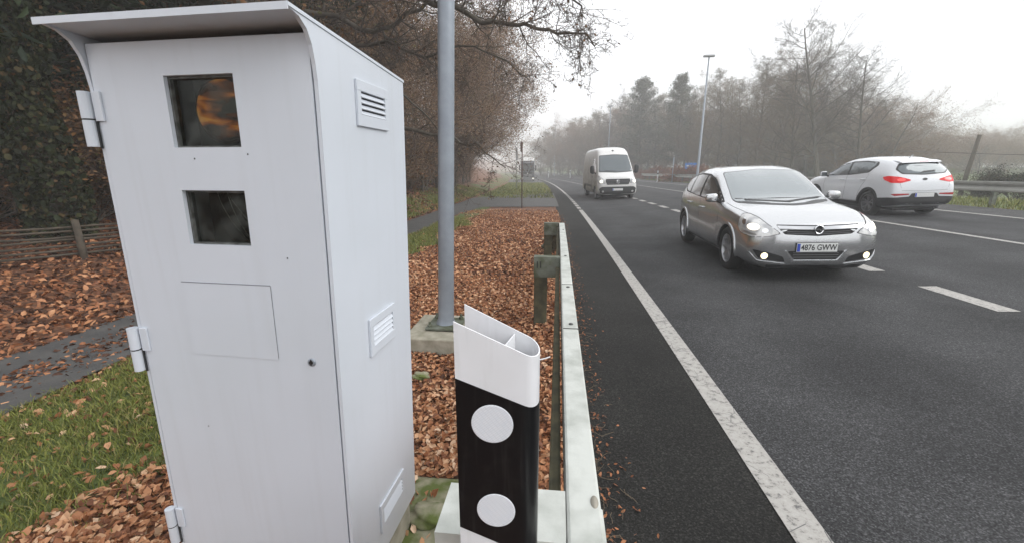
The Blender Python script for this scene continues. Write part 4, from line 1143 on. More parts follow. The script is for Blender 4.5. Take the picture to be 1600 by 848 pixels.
    b = MB(); b.prism([(-1.50, 1.565), (-1.86, 1.535), (-2.00, 1.495), (-2.005, 1.475), (-1.86, 1.47), (-1.55, 1.49)], -.55, .55, 'xz'); b.v = [Vector((v.x+abs(v.y)*.12, v.y, v.z-abs(v.y)*.045)) for v in b.v]; sp = b.build('roof_spoiler', M['car_white'], root)
    sp.modifiers.new('b', 'BEVEL').width = .012
    b = MB(); b.box(-2.012, -2.0055, -.12, .12, 1.478, 1.490); b.build('brake_light', M['red_lamp'], sp)
    # bumper: dark lower part, plate recess
    P('lower_bumper', rounded([(-.80, .56), (-.40, .575), (-.34, .66), (.34, .66), (.40, .575), (.80, .56), (.74, .36), (-.74, .36)], .03), 180, M['black_plastic'], root, .007)
    for sd in (1, -1):
        fr = 180-45*sd; a = R(fr)
        def U_(x, y): return -x*math.sin(a)+y*math.cos(a)
        P('bumper_corner', [(U_(-1.70, sd*.91), .30), (U_(-1.70, sd*.91), .53), (U_(-2.0, sd*.84), .555), (U_(-2.20, sd*.62), .565), (U_(-2.20, sd*.62), .36)], fr, M['black_plastic'], root, .009)
    h, nr, _, _ = B.bvh.ray_cast(Vector((-5, 0, .62)), Vector((1, 0, 0)))
    plate(root, h.x-.016, .615, -1, '', .52, .11)
    P('badge', ell(0, 1.02, .065, .030, 18), 180, M['black'], root, .012)
    seams(B, 'hatch_seam', [[(-.70, 1.12), (-.67, .90), (-.62, .74), (0, .715), (.62, .74), (.67, .90), (.70, 1.12)]], 180, M['shadow_gap'], root)
    P('windscreen', rounded([(-.74, 1.17), (0, 1.15), (.74, 1.17), (.60, 1.50), (0, 1.54), (-.60, 1.50)], .05), 0, M['windscreen'], root, .005)
    P('headlight', rounded([(.42, .76), (.78, .80), (.82, .90), (.60, .87)], .02), 0, M['lamp_glass'], root, .006); P('headlight', rounded([(-.42, .76), (-.78, .80), (-.82, .90), (-.60, .87)], .02), 0, M['lamp_glass'], root, .006)
    P('grille', rounded([(-.36, .70), (.36, .70), (.40, .77), (-.40, .77)], .02), 0, M['black'], root, .006)
    b = MB(); b.tube([(-1.45, 0, 1.57), (-1.53, 0, 1.62), (-1.60, 0, 1.66)], [.02, .012, .004], 8); b.build('aerial', M['car_white'], root)
    b = MB(); b.box(-1.9, 1.9, -.55, .55, .18, .26, bev=.02); b.build('underbody', M['black'], root)
    b = MB(); b.tube([(-2.0, -.5, .27), (-2.14, -.5, .27)], .03, 12); b.build('exhaust', M['rim_dark'], root)
    for xx in (1.34, -1.30):
        for sd in (1, -1): make_wheel(root, xx, sd*.80, .35, .235, sd, 5, M['rim_dark'], .70)
    return root
sv = suv()
sv.location = (9.66, 14.75, road_z(9.8, 14)-.02); sv.rotation_euler = (R(-2.), 0, R(90+1.0)); sv.scale = (.95, .90, 1.0)
tag(sv, 'white SUV seen from behind with red tail lamps, driving away on the far side', 'car')

# ---- white panel van -----------------------------------------------------------
def van():
    def S(x, zb, wb, z1, w1, z2, w2, z3, w3, z4, w4, z5, w5, z6): return (x, [(0, zb), (wb, zb), (w1, z1), (w2, z2), (w3, z3), (w4, z4), (w5, z5), (0, z6)])
    st = [
        S(2.95, .42, .50, .48, .72, .62, .76, .80, .74, .98, .68, 1.08, .50, 1.10),
        S(2.90, .34, .74, .42, .88, .62, .91, .86, .88, 1.06, .80, 1.15, .56, 1.18),
        S(2.75, .30, .82, .38, .96, .64, .98, .95, .95, 1.17, .86, 1.25, .60, 1.28),
        S(2.45, .28, .84, .36, .985, .66, .992, 1.10, .965, 1.27, .88, 1.36, .66, 1.40),
        S(2.20, .28, .84, .36, .990, .66, .995, 1.20, .970, 1.52, .88, 1.62, .74, 1.66),
        S(1.85, .28, .84, .36, .990, .66, .996, 1.25, .970, 1.95, .83, 2.05, .70, 2.10),
        S(1.55, .28, .84, .36, .990, .66, .996, 1.28, .970, 2.22, .80, 2.33, .68, 2.38),
        S(1.25, .28, .84, .36, .990, .70, .996, 1.35, .970, 2.40, .80, 2.54, .68, 2.60),
        S(.80, .28, .84, .36, .990, .70, .996, 1.40, .970, 2.47, .82, 2.62, .70, 2.69),
        S(.0, .28, .84, .36, .990, .70, .996, 1.40, .970, 2.49, .83, 2.65, .70, 2.72),
        S(-2.6, .28, .84, .36, .990, .70, .996, 1.40, .970, 2.49, .83, 2.65, .70, 2.72),
        S(-2.88, .30, .84, .38, .975, .70, .98, 1.40, .955, 2.46, .82, 2.61, .70, 2.68),
        S(-2.95, .36, .80, .44, .93, .70, .94, 1.40, .91, 2.38, .78, 2.52, .66, 2.58),
    ]
    root = empty('panel_van')
    B = Body(st, .06)
    B_obj = B.build([M['van_white'], M['black']], root, [(1.95, .34, .40, .66, 1.3), (-1.70, .34, .40, .66, 1.3)])
    P = B.patch
    me = B_obj.data; me.materials.append(M['van_dirty'])
    for p in me.polygons:
        if abs(p.normal.y) > .75 and p.center.x < 2.5 and p.material_index == 0: p.material_index = len(me.materials)-1
    P('windscreen_trim', rounded([(-.86, 1.42), (0, 1.38), (.86, 1.42), (.74, 2.27), (0, 2.31), (-.74, 2.27)], .06), 0, M['black'], root, .004)
    P('windscreen', rounded([(-.83, 1.46), (0, 1.42), (.83, 1.46), (.715, 2.24), (0, 2.28), (-.715, 2.24)], .06), 0, M['suv_glass'], root, .010)
    P('grille', rounded([(-.62, .98), (-.54, .80), (.54, .80), (.62, .98), (.60, 1.08), (-.60, 1.08)], .03), 0, M['black'], root, .006)
    for zz in (.86, .93, 1.0): seam(B, 'grille_bar', [(-.56, zz), (.56, zz)], 0, M['rim_dark'], root, .018, .012)
    P('bumper', rounded([(-.92, .62), (-.80, .70), (.80, .70), (.92, .62), (.88, .40), (.70, .34), (-.70, .34), (-.88, .40)], .04), 0, M['black_plastic'], root, .012)
    P('bumper_slot', rounded([(-.40, .42), (.40, .42), (.36, .50), (-.36, .50)], .02), 0, M['black'], root, .016)
    h, nr, _, _ = B.bvh.ray_cast(Vector((9, 0, .55)), Vector((-1, 0, 0)))
    plate(root, h.x+.02, .56, 1, '', .52, .11)
    # round badge with a V over a W
    h, nr, _, _ = B.bvh.ray_cast(Vector((9, 0, .94)), Vector((-1, 0, 0))); ex = h.x+.03
    b = MB(); b.lathe([(.088, 0), (.096, .008), (.104, 0), (.096, -.01), (.088, 0)], (ex, 0, .94), (1, 0, 0), 28)
    for p in ([(-.045, .075), (-.002, -.0), (.002, -.0), (.045, .075)], [(-.080, .03), (-.038, -.075), (0, .0), (.038, -.075), (.080, .03)]):
        b.tube([(ex, -y, .94+z) for y, z in p], .010, 6)
    em = b.build('emblem', M['chrome'], root)
    b = MB(); b.lathe([(0, -.01), (.09, -.01), (.09, -.03)], (ex, 0, .94), (1, 0, 0), 24); b.build('emblem_disc', M['rim_dark'], em)
    P('roof_lamp', ell(0, 2.50, .05, .035, 12), 0, M['shadow_gap'], root, .02)
    for sd in (1, -1):
        f = 90*sd; sx = -sd
        def q(pts): return [(x*sx, z) for x, z in pts]
        fr = 22*sd; a = R(fr)
        def U_(x, y): return -x*math.sin(a)+y*math.cos(a)
        hp = [(U_(2.93, sd*.60), .86), (U_(2.86, sd*.88), .84), (U_(2.66, sd*.96), .92), (U_(2.50, sd*.97), 1.14), (U_(2.60, sd*.90), 1.24), (U_(2.80, sd*.74), 1.14), (U_(2.90, sd*.62), 1.04)]
        hd = P('headlight', rounded(hp, .03), fr, M['lamp_glass'], root, .008)
        P('lamp_bulb', ell(U_(2.84, sd*.80), .97, .085, .080), fr, M['lit'], hd, .016)
        P('side_window', rounded(q([(2.02, 1.38), (1.80, 1.70), (1.42, 2.10), (1.0, 2.14), (1.0, 1.36)]), .05), f, M['car_glass'], root, .006)
        seams(B, 'door_seam', [q([(2.10, 1.30), (2.12, 1.0), (2.35, .80)]), q([(.92, 2.2), (.92, .5)]), q([(.78, 2.2), (.78, .5)]), q([(-.55, 2.2), (-.55, .5)]), q([(.92, .5), (1.5, .48)])], f, M['shadow_gap'], root, .014)
        P('side_moulding', q([(.8, .62), (.8, .74), (-1.2, .74), (-1.2, .62)]), f, M['black_plastic'], root, .014, .1)
        P('side_recess', rounded(q([(.70, 1.42), (.70, 2.10), (-.48, 2.10), (-.48, 1.42)]), .06), f, M['van_dirty'], root, .008, .1)
        handle(B, root, 1.12, 1.16, sd, M['black_plastic'])
        mirror(root, 1.98, sd*1.15, 1.55, sd, M['black_plastic'], .16, .22, .42)
        P('fog_lamp', ell(sd*.74, .47, .05, .05, 14), 0, M['lamp_glass'], root, .02)
        for xx in (1.95, -1.70): make_wheel(root, xx, sd*.87, .34, .215, sd, 6, M['rim_dark'], .64)
    b = MB(); b.box(-2.7, 2.5, -.6, .6, .20, .30); b.build('underbody', M['black'], root)
    P('rear_doors', rounded([(-.86, .5), (.86, .5), (.76, 2.4), (-.76, 2.4)], .05), 180, M['van_white'], root, .006, .1)
    P('wiper', [(-.55, 1.47), (.05, 1.45), (.05, 1.465), (-.55, 1.50)], 0, M['black'], root, .016)
    return root
vn = van()
vn.location = (2.78, 22.6+2.9, road_z(2.8, 25)-.02); vn.rotation_euler = (R(1.5), 0, R(-90+4.5)); 
tag(vn, 'white high-roof panel van with dirty sides and lit headlamps coming round the bend', 'van')

# ---- lorry on the lay-by ----------------------------------------------------------
def lorry():
    root = empty('lorry')
    cabw = 1.2
    b = MB(); b.prism([(2.9, .45), (2.98, .9), (2.95, 1.5), (2.78, 2.75), (2.55, 3.05), (1.0, 3.05), (.9, .6), (1.4, .45)], -cabw, cabw, 'xz')
    o = b.build('cab', mat('cab_grey', (.10, .105, .12), .4, coat=.3), root); o.modifiers.new('b', 'BEVEL').width = .07
    b = MB(); b.box(2.84, 2.90, -1.08, 1.08, 1.60, 2.52, bev=.02); b.v = [Vector((v.x-(v.z-1.6)*.11, v.y, v.z)) for v in b.v]; b.v = [v+Vector((.08, 0, 0)) for v in b.v]
    b.build('windscreen', M['car_glass'], root)
    b = MB(); b.box(2.86, 3.03, -.85, .85, .72, 1.50, bev=.03); gr = b.build('grille', M['black_plastic'], root)
    b = MB(); b.box(3.031, 3.04, -.12, .12, 1.18, 1.34, bev=.01); b.build('badge', M['chrome'], gr)
    for k in range(4):
        b = MB(); b.box(3.03, 3.045, -.8, .8, .80+k*.1, .835+k*.1); b.build('grille_bar', M['rim'], gr)
    b = MB(); b.box(2.75, 3.08, -1.24, 1.24, .32, .68, bev=.05); bp_ = b.build('bumper', M['rim_dark'], root)
    b = MB(); b.box(1.0, 2.70, -1.12, 1.12, 3.02, 3.55, bev=.10); b.v = [Vector((v.x-max(0, v.z-3.05)*.5, v.y, v.z)) for v in b.v]; b.build('roof_deflector', M['van_white'], root)
    b = MB(); b.box(2.6, 2.98, -1.16, 1.16, 2.60, 2.72, bev=.03); b.build('sun_visor', M['black'], root)
    for sd in (1, -1):
        b = MB(); b.box(3.075, 3.10, sd*.98-.14, sd*.98+.14, .44, .62, bev=.01); b.build('headlight', M['lit'], root)
        mirror(root, 2.75, sd*1.42, 2.05, sd, M['black_plastic'], .2, .24, .8)
        b = MB(); b.box(1.5, 2.4, sd*1.203-.003, sd*1.203+.003, 1.65, 2.4); b.build('side_window', M['car_glass'], root)
        for xx in (1.9, -3.2, -4.5): make_wheel(root, xx, sd*1.02, .50, .32, sd, 8, M['rim_dark'], .58)
    b = MB(); b.box(-6.5, .55, -1.26, 1.26, 1.10, 3.60, bev=.04); b.build('trailer_box', M['van_white'], root)
    b = MB(); b.box(-6.4, 2.4, -.45, .45, .62, 1.09); b.build('chassis', M['black'], root)
    return root
lr_ = lorry()
tp = at(822, 285, 62)
lr_.location = (tp.x, tp.y+3, base_z(62)-.03); lr_.rotation_euler = (0, 0, R(-90+4)); lr_.scale = (.93, .80, .95)
tag(lr_, 'distant lorry with pale roof deflector and dark cab at the left end of the road', 'lorry')

# ---------------------------------------------------------------- vegetation
def seg_mesh(S, k):
    """S: list of (p0, p1, r0, r1) -> vertices and quads of k-sided prisms"""
    A = np.array([s[0] for s in S]); Bq = np.array([s[1] for s in S]); r0 = np.array([s[2] for s in S]); r1 = np.array([s[3] for s in S])
    d = Bq-A; L = np.linalg.norm(d, axis=1, keepdims=True)+1e-9; d = d/L
    ref = np.where(np.abs(d[:, 2:3]) < .8, np.array([[0, 0, 1.]]), np.array([[1., 0, 0]]))
    a = np.cross(d, ref); a /= np.linalg.norm(a, axis=1, keepdims=True)+1e-9; b = np.cross(a, d)
    V = []
    for base, rr in ((A, r0), (Bq, r1)):
        for j in range(k):
            t = 2*math.pi*j/k; V.append(base+(a*math.cos(t)+b*math.sin(t))*rr[:, None])
    V = np.stack(V, 1).reshape(-1, 3)
    n = len(S); o = (np.arange(n)*2*k)[:, None]
    Fq = np.concatenate([o+np.array([[j, (j+1) % k, k+(j+1) % k, k+j]]) for j in range(k)], 0)
    return V, Fq
def rot_dir(d, ang, rnd):
    d = d/np.linalg.norm(d); t = rnd.normal(size=3); t -= d*t.dot(d); t /= np.linalg.norm(t)+1e-9
    return d*math.cos(ang)+t*math.sin(ang)
def grow(out, tips, rnd, p, d, L, r, lvl, spec):
    """spec[lvl]: (segments, wiggle, up-pull, children, angle lo, angle hi, length ratio, start fraction, radius ratio)"""
    ns, wig, upp, nch, a0, a1, lr, sf, rr = spec[lvl]
    pts = [np.array(p, float)]; dirs = []
    d = np.array(d, float); d /= np.linalg.norm(d)
    for i in range(ns):
        d = d+rnd.normal(size=3)*wig+np.array([0, 0, upp]); d /= np.linalg.norm(d)
        dirs.append(d.copy()); pts.append(pts[-1]+d*L/ns)
    rad = [r*(1-.82*(i/ns)**.9) for i in range(ns+1)]
    for i in range(ns): out[lvl].append((pts[i], pts[i+1], rad[i], rad[i+1]))
    if lvl+1 < len(spec):
        for c in range(nch):
            f = sf+(1-sf)*(c+rnd.random())/nch; f = min(f, .99); i = int(f*ns); t = f*ns-i
            q = pts[i]+(pts[i+1]-pts[i])*t
            dd = rot_dir(dirs[i], R(a0+(a1-a0)*rnd.random()), rnd)
            grow(out, tips, rnd, q, dd, L*lr*(1.12-.62*f**1.6 if lvl == 0 else 1-.4*f)*(.7+.6*rnd.random()), max(rad[i]*rr, .004), lvl+1, spec)
    else: tips.append(pts[-1]); tips.append(pts[len(pts)//2])
def leaf_cloud(P, rnd, n, size, spread, flat=.6, asp=.55):
    """n bent leaves around the anchor points P -> V, quads, per-vertex random"""
    P = np.asarray(P); c = P[rnd.integers(0, len(P), n)]+rnd.normal(size=(n, 3))*spread
    return leaves_at(c, rnd, size, flat, asp)
def leaves_at(c, rnd, size, flat=.6, asp=.55, rv=None, lift=0.):
    n = len(c); s_ = size*(.6+.8*rnd.random(n))[:, None] if np.isscalar(size) else (size*(.65+.7*rnd.random(n)))[:, None]
    nrm = rnd.normal(size=(n, 3)); nrm[:, 2] += flat*3; nrm /= np.linalg.norm(nrm, axis=1, keepdims=True)
    t = rnd.normal(size=(n, 3)); t -= nrm*(t*nrm).sum(1, keepdims=True); t /= np.linalg.norm(t, axis=1, keepdims=True)
    b = np.cross(nrm, t)
    curl = (rnd.random((n, 1))-.3)*.5
    # six points: stem, two shoulders, two hips, tip, bent about the midrib
    P0 = c-t*s_*.5; P3 = c+t*s_*.5+nrm*s_*curl*.4
    w = asp*.5
    P1 = c-t*s_*.12+b*s_*w+nrm*s_*curl; P5 = c-t*s_*.12-b*s_*w+nrm*s_*curl*.8
    P2 = c+t*s_*.25+b*s_*w*.7+nrm*s_*curl; P4 = c+t*s_*.25-b*s_*w*.7+nrm*s_*curl*.8
    V = np.stack([P0, P1, P2, P3, P4, P5], 1).reshape(-1, 3)
    o = (np.arange(n)*6)[:, None]
    Fq = np.concatenate([o+np.array([[0, 1, 2, 3]]), o+np.array([[0, 3, 4, 5]])], 0)
    rv = rnd.random(n) if rv is None else rv
    return V, Fq, np.repeat(rv, 6)
def make_tree(name, seed, H, spec, r0, bark, crown_mat, leaf=None, lean=(0, 0), twigmat=None, split=2):
    """trunk mesh (levels < split), crown mesh (finer levels), optional leaves as a child of the crown. leaf = (n, size, spread, flat, material)"""
    rnd = np.random.default_rng(seed); out = [[] for _ in spec]; tips = []
    grow(out, tips, rnd, (0, 0, -.3), (lean[0], lean[1], 1), H, r0, 0, spec)
    root = empty(name)
    V, Fq = seg_mesh(sum(out[:split], []), 6); np_obj('trunk', V, Fq, bark, root, True)
    fine = sum(out[split:], [])
    cr = None
    if fine: V, Fq = seg_mesh(fine, 3); cr = np_obj('crown', V, Fq, crown_mat, root)
    if leaf:
        n, sz, spd, fl, lm = leaf
        V, Fq, A = leaf_cloud(tips, rnd, n, sz, spd, fl); np_obj('foliage', V, Fq, lm, cr or root, False, A)
    root['H'] = H
    return root
def place(proto, first, loc, H=None, rz=0., sxy=1., label=None, cat='tree', group=None):
    t = proto if first else copy_tree(proto)
    k = (H/proto['H']) if H else 1.
    t.location = loc; t.rotation_euler = (0, 0, rz); t.scale = (k*sxy, k*sxy, k)
    tag(t, label, cat, group); return t

# prototypes
bare_spec = [(9, .018, .03, 30, 38, 72, .36, .22, .42), (6, .13, .05, 13, 30, 60, .42, .12, .5), (4, .18, .05, 10, 28, 60, .48, .1, .55), (3, .2, .03, 6, 25, 55, .5, .1, .7), (2, .2, 0, 0, 0, 0, 0, 0, 0)]
slim_spec = [(9, .05, .03, 34, 35, 68, .30, .08, .42), (5, .16, .05, 10, 28, 58, .45, .1, .5), (4, .2, .04, 9, 28, 58, .5, .1, .6), (2, .2, .02, 0, 0, 0, 0, 0, 0)]
oak_spec = [(6, .10, .02, 13, 45, 80, .62, .25, .6), (7, .22, .03, 10, 30, 65, .42, .15, .55), (5, .26, .02, 7, 30, 65, .45, .1, .6), (3, .3, 0, 4, 30, 60, .5, .1, .7), (2, .3, 0, 0, 0, 0, 0, 0, 0)]
bush_spec = [(4, .2, .05, 18, 20, 62, .78, .02, .6), (5, .18, .06, 11, 20, 50, .5, .1, .6), (4, .2, .03, 9, 20, 50, .5, .1, .7), (2, .2, .02, 0, 0, 0, 0, 0, 0)]
print('protos')
pBare = make_tree('bare_tree', 11, 14, bare_spec, .20, M['bark'], M['twig'])
pBare2 = make_tree('bare_tree', 23, 14, bare_spec, .20, M['bark'], M['twig_brown'], (22000, .055, .12, .3, M['olive_leaf']))
pSlim = make_tree('slender_tree', 5, 12, slim_spec, .13, M['bark_pale'], M['twig_brown'], (26000, .06, .13, .3, M['olive_leaf']))
pSlim2 = make_tree('slender_tree', 6, 12, slim_spec, .14, M['bark_pale'], M['twig_brown'], (16000, .05, .13, .3, M['hedge_leaf']))
pHedge = make_tree('hedgerow_tree', 31, 7, bush_spec, .07, M['bark'], M['twig_brown'], (34000, .06, .13, .3, M['hedge_leaf']))
pHedge2 = make_tree('hedgerow_tree', 37, 7, bush_spec, .07, M['bark'], M['twig_brown'], (26000, .06, .14, .3, M['hedge_leaf']))
pScrub = make_tree('scrub_bush', 41, 3, bush_spec, .05, M['bark'], M['twig_brown'], (6000, .07, .14, .3, M['brown_leaf']))
def conifer(name, seed, H, m, n=15000, size=.22, width=.20):
    rnd = np.random.default_rng(seed); root = empty(name); S = []; P = []
    S.append((np.array([0, 0, -.3]), np.array([0, 0, H*.97]), H*.014, .02))
    B_ = []
    for i in range(120):
        f = .14+.84*(i/120.); z = H*f; L = H*width*(1-f)**.75*(.55+.7*rnd.random())+.25
        a = rnd.random()*6.28; el = .15+.5*f+rnd.normal()*.08
        d = np.array([math.cos(a)*math.cos(el), math.sin(a)*math.cos(el), math.sin(el)])
        p = np.array([0, 0, z]); B_.append((p, p+d*L, .03, .008))
        for t in np.linspace(.25, 1, 7): P.append(p+d*L*t+rnd.normal(size=3)*.12)
    V, Fq = seg_mesh(S, 7); np_obj('trunk', V, Fq, M['bark'], root, True)
    V, Fq = seg_mesh(B_, 4); cr = np_obj('crown', V, Fq, M['bark'], root)
    V, Fq, A = leaf_cloud(P, rnd, n, size, .17*H/12, .1, .3); np_obj('foliage', V, Fq, m, cr, False, A)
    root['H'] = H; return root
pPine = conifer('pine_tree', 51, 14, M['far_pine'], 15000, .22, .34)
pFir = conifer('dark_conifer', 52, 10, M['conifer'], 17000, .17, .26)

def spot(px, Y, top):
    b = at(px, 270, Y); z = ground_z(b.x, Y); return (b.x, Y, z), at(px, top, Y).z-z
# trees beyond the right-hand barrier: pixel column, distance, top, kind
R_ = random.Random(3)
row = [  # (px, Y, top, proto, sxy)
    (1283, 40, 42, 'bare', 1.0), (1345, 41, 98, 'bare', 1.0), (1238, 44, 102, 'bare2', .95), (1206, 47, 108, 'slim2', 1.1), (1180, 50, 118, 'bare2', .9),
    (1152, 52, 148, 'slim', 1.1), (1120, 55, 128, 'slim', 1.1), (1090, 58, 140, 'slim2', 1.1), (1068, 70, 150, 'bare2', .9), (1055, 66, 124, 'pine', 1.15), (1022, 74, 150, 'slim', 1.2),
    (996, 72, 130, 'pine', 1.25), (968, 84, 158, 'bare', .9), (946, 92, 180, 'slim', 1.2), (925, 100, 185, 'bare2', 1.), (905, 108, 194, 'slim', 1.2), (888, 118, 200, 'bare2', 1.1), (872, 126, 206, 'slim', 1.2), (856, 130, 214, 'bare', 1.1),
    (1380, 42, 170, 'slim2', 1.3), (1402, 46, 196, 'slim', 1.3), (1312, 50, 110, 'slim2', 1.2), (1262, 52, 120, 'slim', 1.2), (1222, 58, 128, 'bare', 1.), (1168, 62, 140, 'slim', 1.2), (1136, 66, 140, 'bare2', 1.),
    (862, 112, 212, 'slim', 1.5), (876, 108, 208, 'slim2', 1.5), (892, 104, 206, 'slim', 1.5), (912, 96, 196, 'slim2', 1.4), (933, 90, 186, 'slim', 1.4), (975, 80, 172, 'slim2', 1.3), (1010, 80, 160, 'slim', 1.3), (1075, 64, 158, 'slim', 1.3), (1192, 56, 140, 'slim', 1.3), (1250, 60, 130, 'slim', 1.3), (1290, 62, 130, 'slim2', 1.3), (845, 118, 222, 'slim', 1.5),
    (1104, 70, 150, 'bare', 1.), (1038, 88, 165, 'bare', 1.), (985, 95, 165, 'slim', 1.3), (957, 104, 180, 'bare2', 1.), (915, 122, 195, 'bare2', 1.1), (1330, 60, 140, 'bare2', 1.), (1365, 62, 165, 'bare2', 1.)]
protos = {'bare': pBare, 'bare2': pBare2, 'slim': pSlim, 'slim2': pSlim2, 'pine': pPine}
used = set()
def tilt(o, a, rz): o.rotation_euler = (Matrix.Rotation(a, 3, 'Y') @ Matrix.Rotation(rz, 3, 'Z')).to_euler()
names = {'bare': 'bare leafless tree', 'bare2': 'bare tree with ivy and sparse olive leaves', 'slim': 'slender brownish tree with sparse leaves', 'slim2': 'slender bare tree', 'pine': 'shaggy dark pine'}
for i, (px, Y, top, kd, sxy) in enumerate(row):
    loc, H = spot(px, Y, top)
    H *= 1.04
    if i == 0: lab = 'tallest bare tree of the far right row, fine twigs against white sky'
    elif i == 1: lab = 'second tallest bare tree, just right of the tallest one'
    elif kd == 'pine': lab = 'shaggy pine rising just left of the far lamp post' if px > 1020 else 'shaggy pine farther left of the far lamp post'
    elif px == 1238: lab = 'first bare tree left of the tallest one in the misty far row'
    elif px == 1090: lab = 'slender tree directly behind the tall far street lamp'
    elif px == 1402: lab = 'outermost slender tree at the right end of the row, above the white SUV'
    elif px == 1120: lab = 'slender tree just right of the tall far street lamp'
    elif px == 968: lab = 'bare tree rising directly above the right side of the white van'
    else: lab = '%s in the misty row beyond the far barrier' % names[kd]
    tr_ = place(protos[kd], kd not in used, loc, H, R_.random()*6.28, sxy*(1.18 if kd != 'pine' else 1.), lab, 'tree', 'trees beyond the far barrier'); used.add(kd)
    if px > 1120: tilt(tr_, -R(11) if i == 0 else -R(8)*(px-1120)/180., tr_.rotation_euler.z)
for i in range(26):
    px = 850+i*22+R_.uniform(-6, 6); Y = 112-(i/25.)**.6*62+R_.uniform(0, 6)
    loc, H = spot(px, Y, (226-30*min(1, i/8.))+R_.uniform(-14, 12)); loc = (loc[0], loc[1], loc[2]-.2*H)
    place(pHedge2, i == 0, loc, H*1.2, R_.random()*6.28, 1.2, 'misty brown thicket tree filling the gaps of the far right row', 'tree', 'thicket between the far right trees')
# undergrowth below them, and the scrubby hill at the right
first = True
k = 0
for i in range(34):
    px = 862+i*16.5+R_.uniform(-4, 4); Y = 118-(i/33.)**.6*76+R_.uniform(-2, 4)
    (x, y_, z), H = spot(px, Y, 248-10*R_.random())
    u = x+curve(Y)
    if u < 16: x = 16-curve(Y)+R_.random()*2; z = ground_z(x, Y)
    place(pScrub, first, (x, Y, z-.1), 2.0+1.6*R_.random(), R_.random()*6.28, 1.5, 'low brown bush in the undergrowth below the far right trees', 'bush', 'undergrowth below the far trees'); first = False
for i in range(24):
    px = 1392+(i % 12)*21+R_.uniform(-6, 6); Y = (62 if i < 12 else 78)+R_.uniform(-4, 6)
    loc, H = spot(px, Y, 226+R_.uniform(-10, 12)+(6 if i % 12 > 7 else 0))
    loc = (loc[0], loc[1], loc[2]-.30*H)
    place(pHedge2, False, loc, H*1.32, R_.random()*6.28, 1.35+.5*R_.random(), 'hazy brown tree in the thicket on the far right slope', 'tree', 'thicket on the far right slope')
# bushes right behind the right-hand barrier
pGorse = make_tree('gorse_bush', 61, 1.4, bush_spec, .03, M['bark'], M['twig'], (7000, .045, .07, .2, M['ivy']))
gpos = [(1562, 20.5, 262, 'dark green gorse bush behind the far barrier, right of the leaning post'), (1535, 21, 280, 'smaller dark bush just left of the gorse behind the barrier'), (1592, 20, 268, 'dark bush at the right edge of the photo, behind the barrier')]
for i, (px, Y, top, lab) in enumerate(gpos):
    loc, H = spot(px, Y, top); place(pGorse, i == 0, loc, max(H, .8), i*2., 1.25, lab, 'bush', 'gorse bushes behind the barrier')
# left hedgerow on the bank beside the path
first = True
hedge = [(655, 13, 120), (690, 15, 100), (725, 18, 100), (760, 22, 104), (785, 27, 118), (784, 33, 145), (640, 18, 90), (672, 21, 85), (705, 24, 90), (742, 29, 100), (770, 38, 135), (622, 14, 150)]
for i, (px, Y, top) in enumerate(hedge):
    (x, y_, z), H = spot(px, Y, top)
    x = min(x, -6.4-curve(Y)-(0 if Y < 30 else (Y-30)*.06)); z = ground_z(x, Y)
    place(pHedge, first, (x, Y, z-.3), H*1.08, R_.random()*6.28, 1.05, 'dense brown hedgerow tree on the grassy bank left of the road', 'tree', 'hedgerow on the left bank'); first = False
# low brambles at the foot of the hedgerow
for i in range(15):
    Y = 11+i*2.0; x = -7.1-curve(Y)-R_.random()*1.0
    place(pScrub, False, (x, Y, ground_z(x, Y)-.15), 1.5+R_.random(), R_.random()*6.28, 1.5, 'low brown bramble at the foot of the left hedgerow', 'bush', 'brambles below the left hedgerow')
print('veg', len(bpy.data.objects))

# ---------------------------------------------------------------- left-hand wood
def pol(px, dist):
    d = ray(px, 261); d.z = 0; d.normalize(); return d*dist
pIvy = make_tree('broadleaf_tree', 71, 11, oak_spec, .24, M['bark'], M['twig'], (16000, .10, .30, .3, M['brown_leaf']))
ip = pol(62, 9.2); iz = ground_z(ip.x, ip.y)
place(pIvy, True, (ip.x, ip.y, iz), 11, .5, .9, 'dark tree trunk wrapped in ivy at the left edge above the wooden hurdle', 'tree')
rnd = np.random.default_rng(9)
n = 22000
tz = rnd.random(n)**.9*6.5; ta = rnd.random(n)*6.28; tr = .30+.14*rnd.random(n)+.10*np.sin(tz*2.1+ta)
c = np.stack([np.cos(ta)*tr, np.sin(ta)*tr, tz], 1)
V_, F_, A_ = leaves_at(c, rnd, .075, .1, .85); np_obj('ivy', V_, F_, M['ivy'], pIvy, False, A_)
wood = [(118, 24, 'fir', 12), (10, 17, 'fir', 12), (185, 17, 'fir', 13), (150, 20, 'oak', 12), (250, 14, 'fir', 11), (-90, 14, 'oak', 11), (330, 17, 'fir', 14), (300, 22, 'oak', 13),
        (400, 18, 'fir', 13), (455, 21, 'fir', 15), (500, 16, 'fir', 10.5), (545, 24, 'fir', 12), (60, 22, 'oak', 13), (210, 25, 'oak', 14), (380, 27, 'oak', 15), (90, 27, 'fir', 14), (0, 20, 'oak', 12),
        (130, 32, 'fir', 14), (-100, 19, 'fir', 13), (590, 28, 'oak', 11), (520, 30, 'oak', 13), (440, 34, 'fir', 15), (35, 30, 'fir', 13),
        (-260, 12.5, 'oak', 11), (-600, 12, 'oak', 12), (-180, 12, 'fir', 12), (-420, 11, 'fir', 13), (-60, 12, 'oak', 12), (20, 11.5, 'oak', 12), (160, 12.5, 'oak', 12), (75, 18, 'fir', 14), (230, 18, 'fir', 14), (290, 14.5, 'oak', 11)]  # the out-of-view trees in this row are added to shade the wood
ff = True
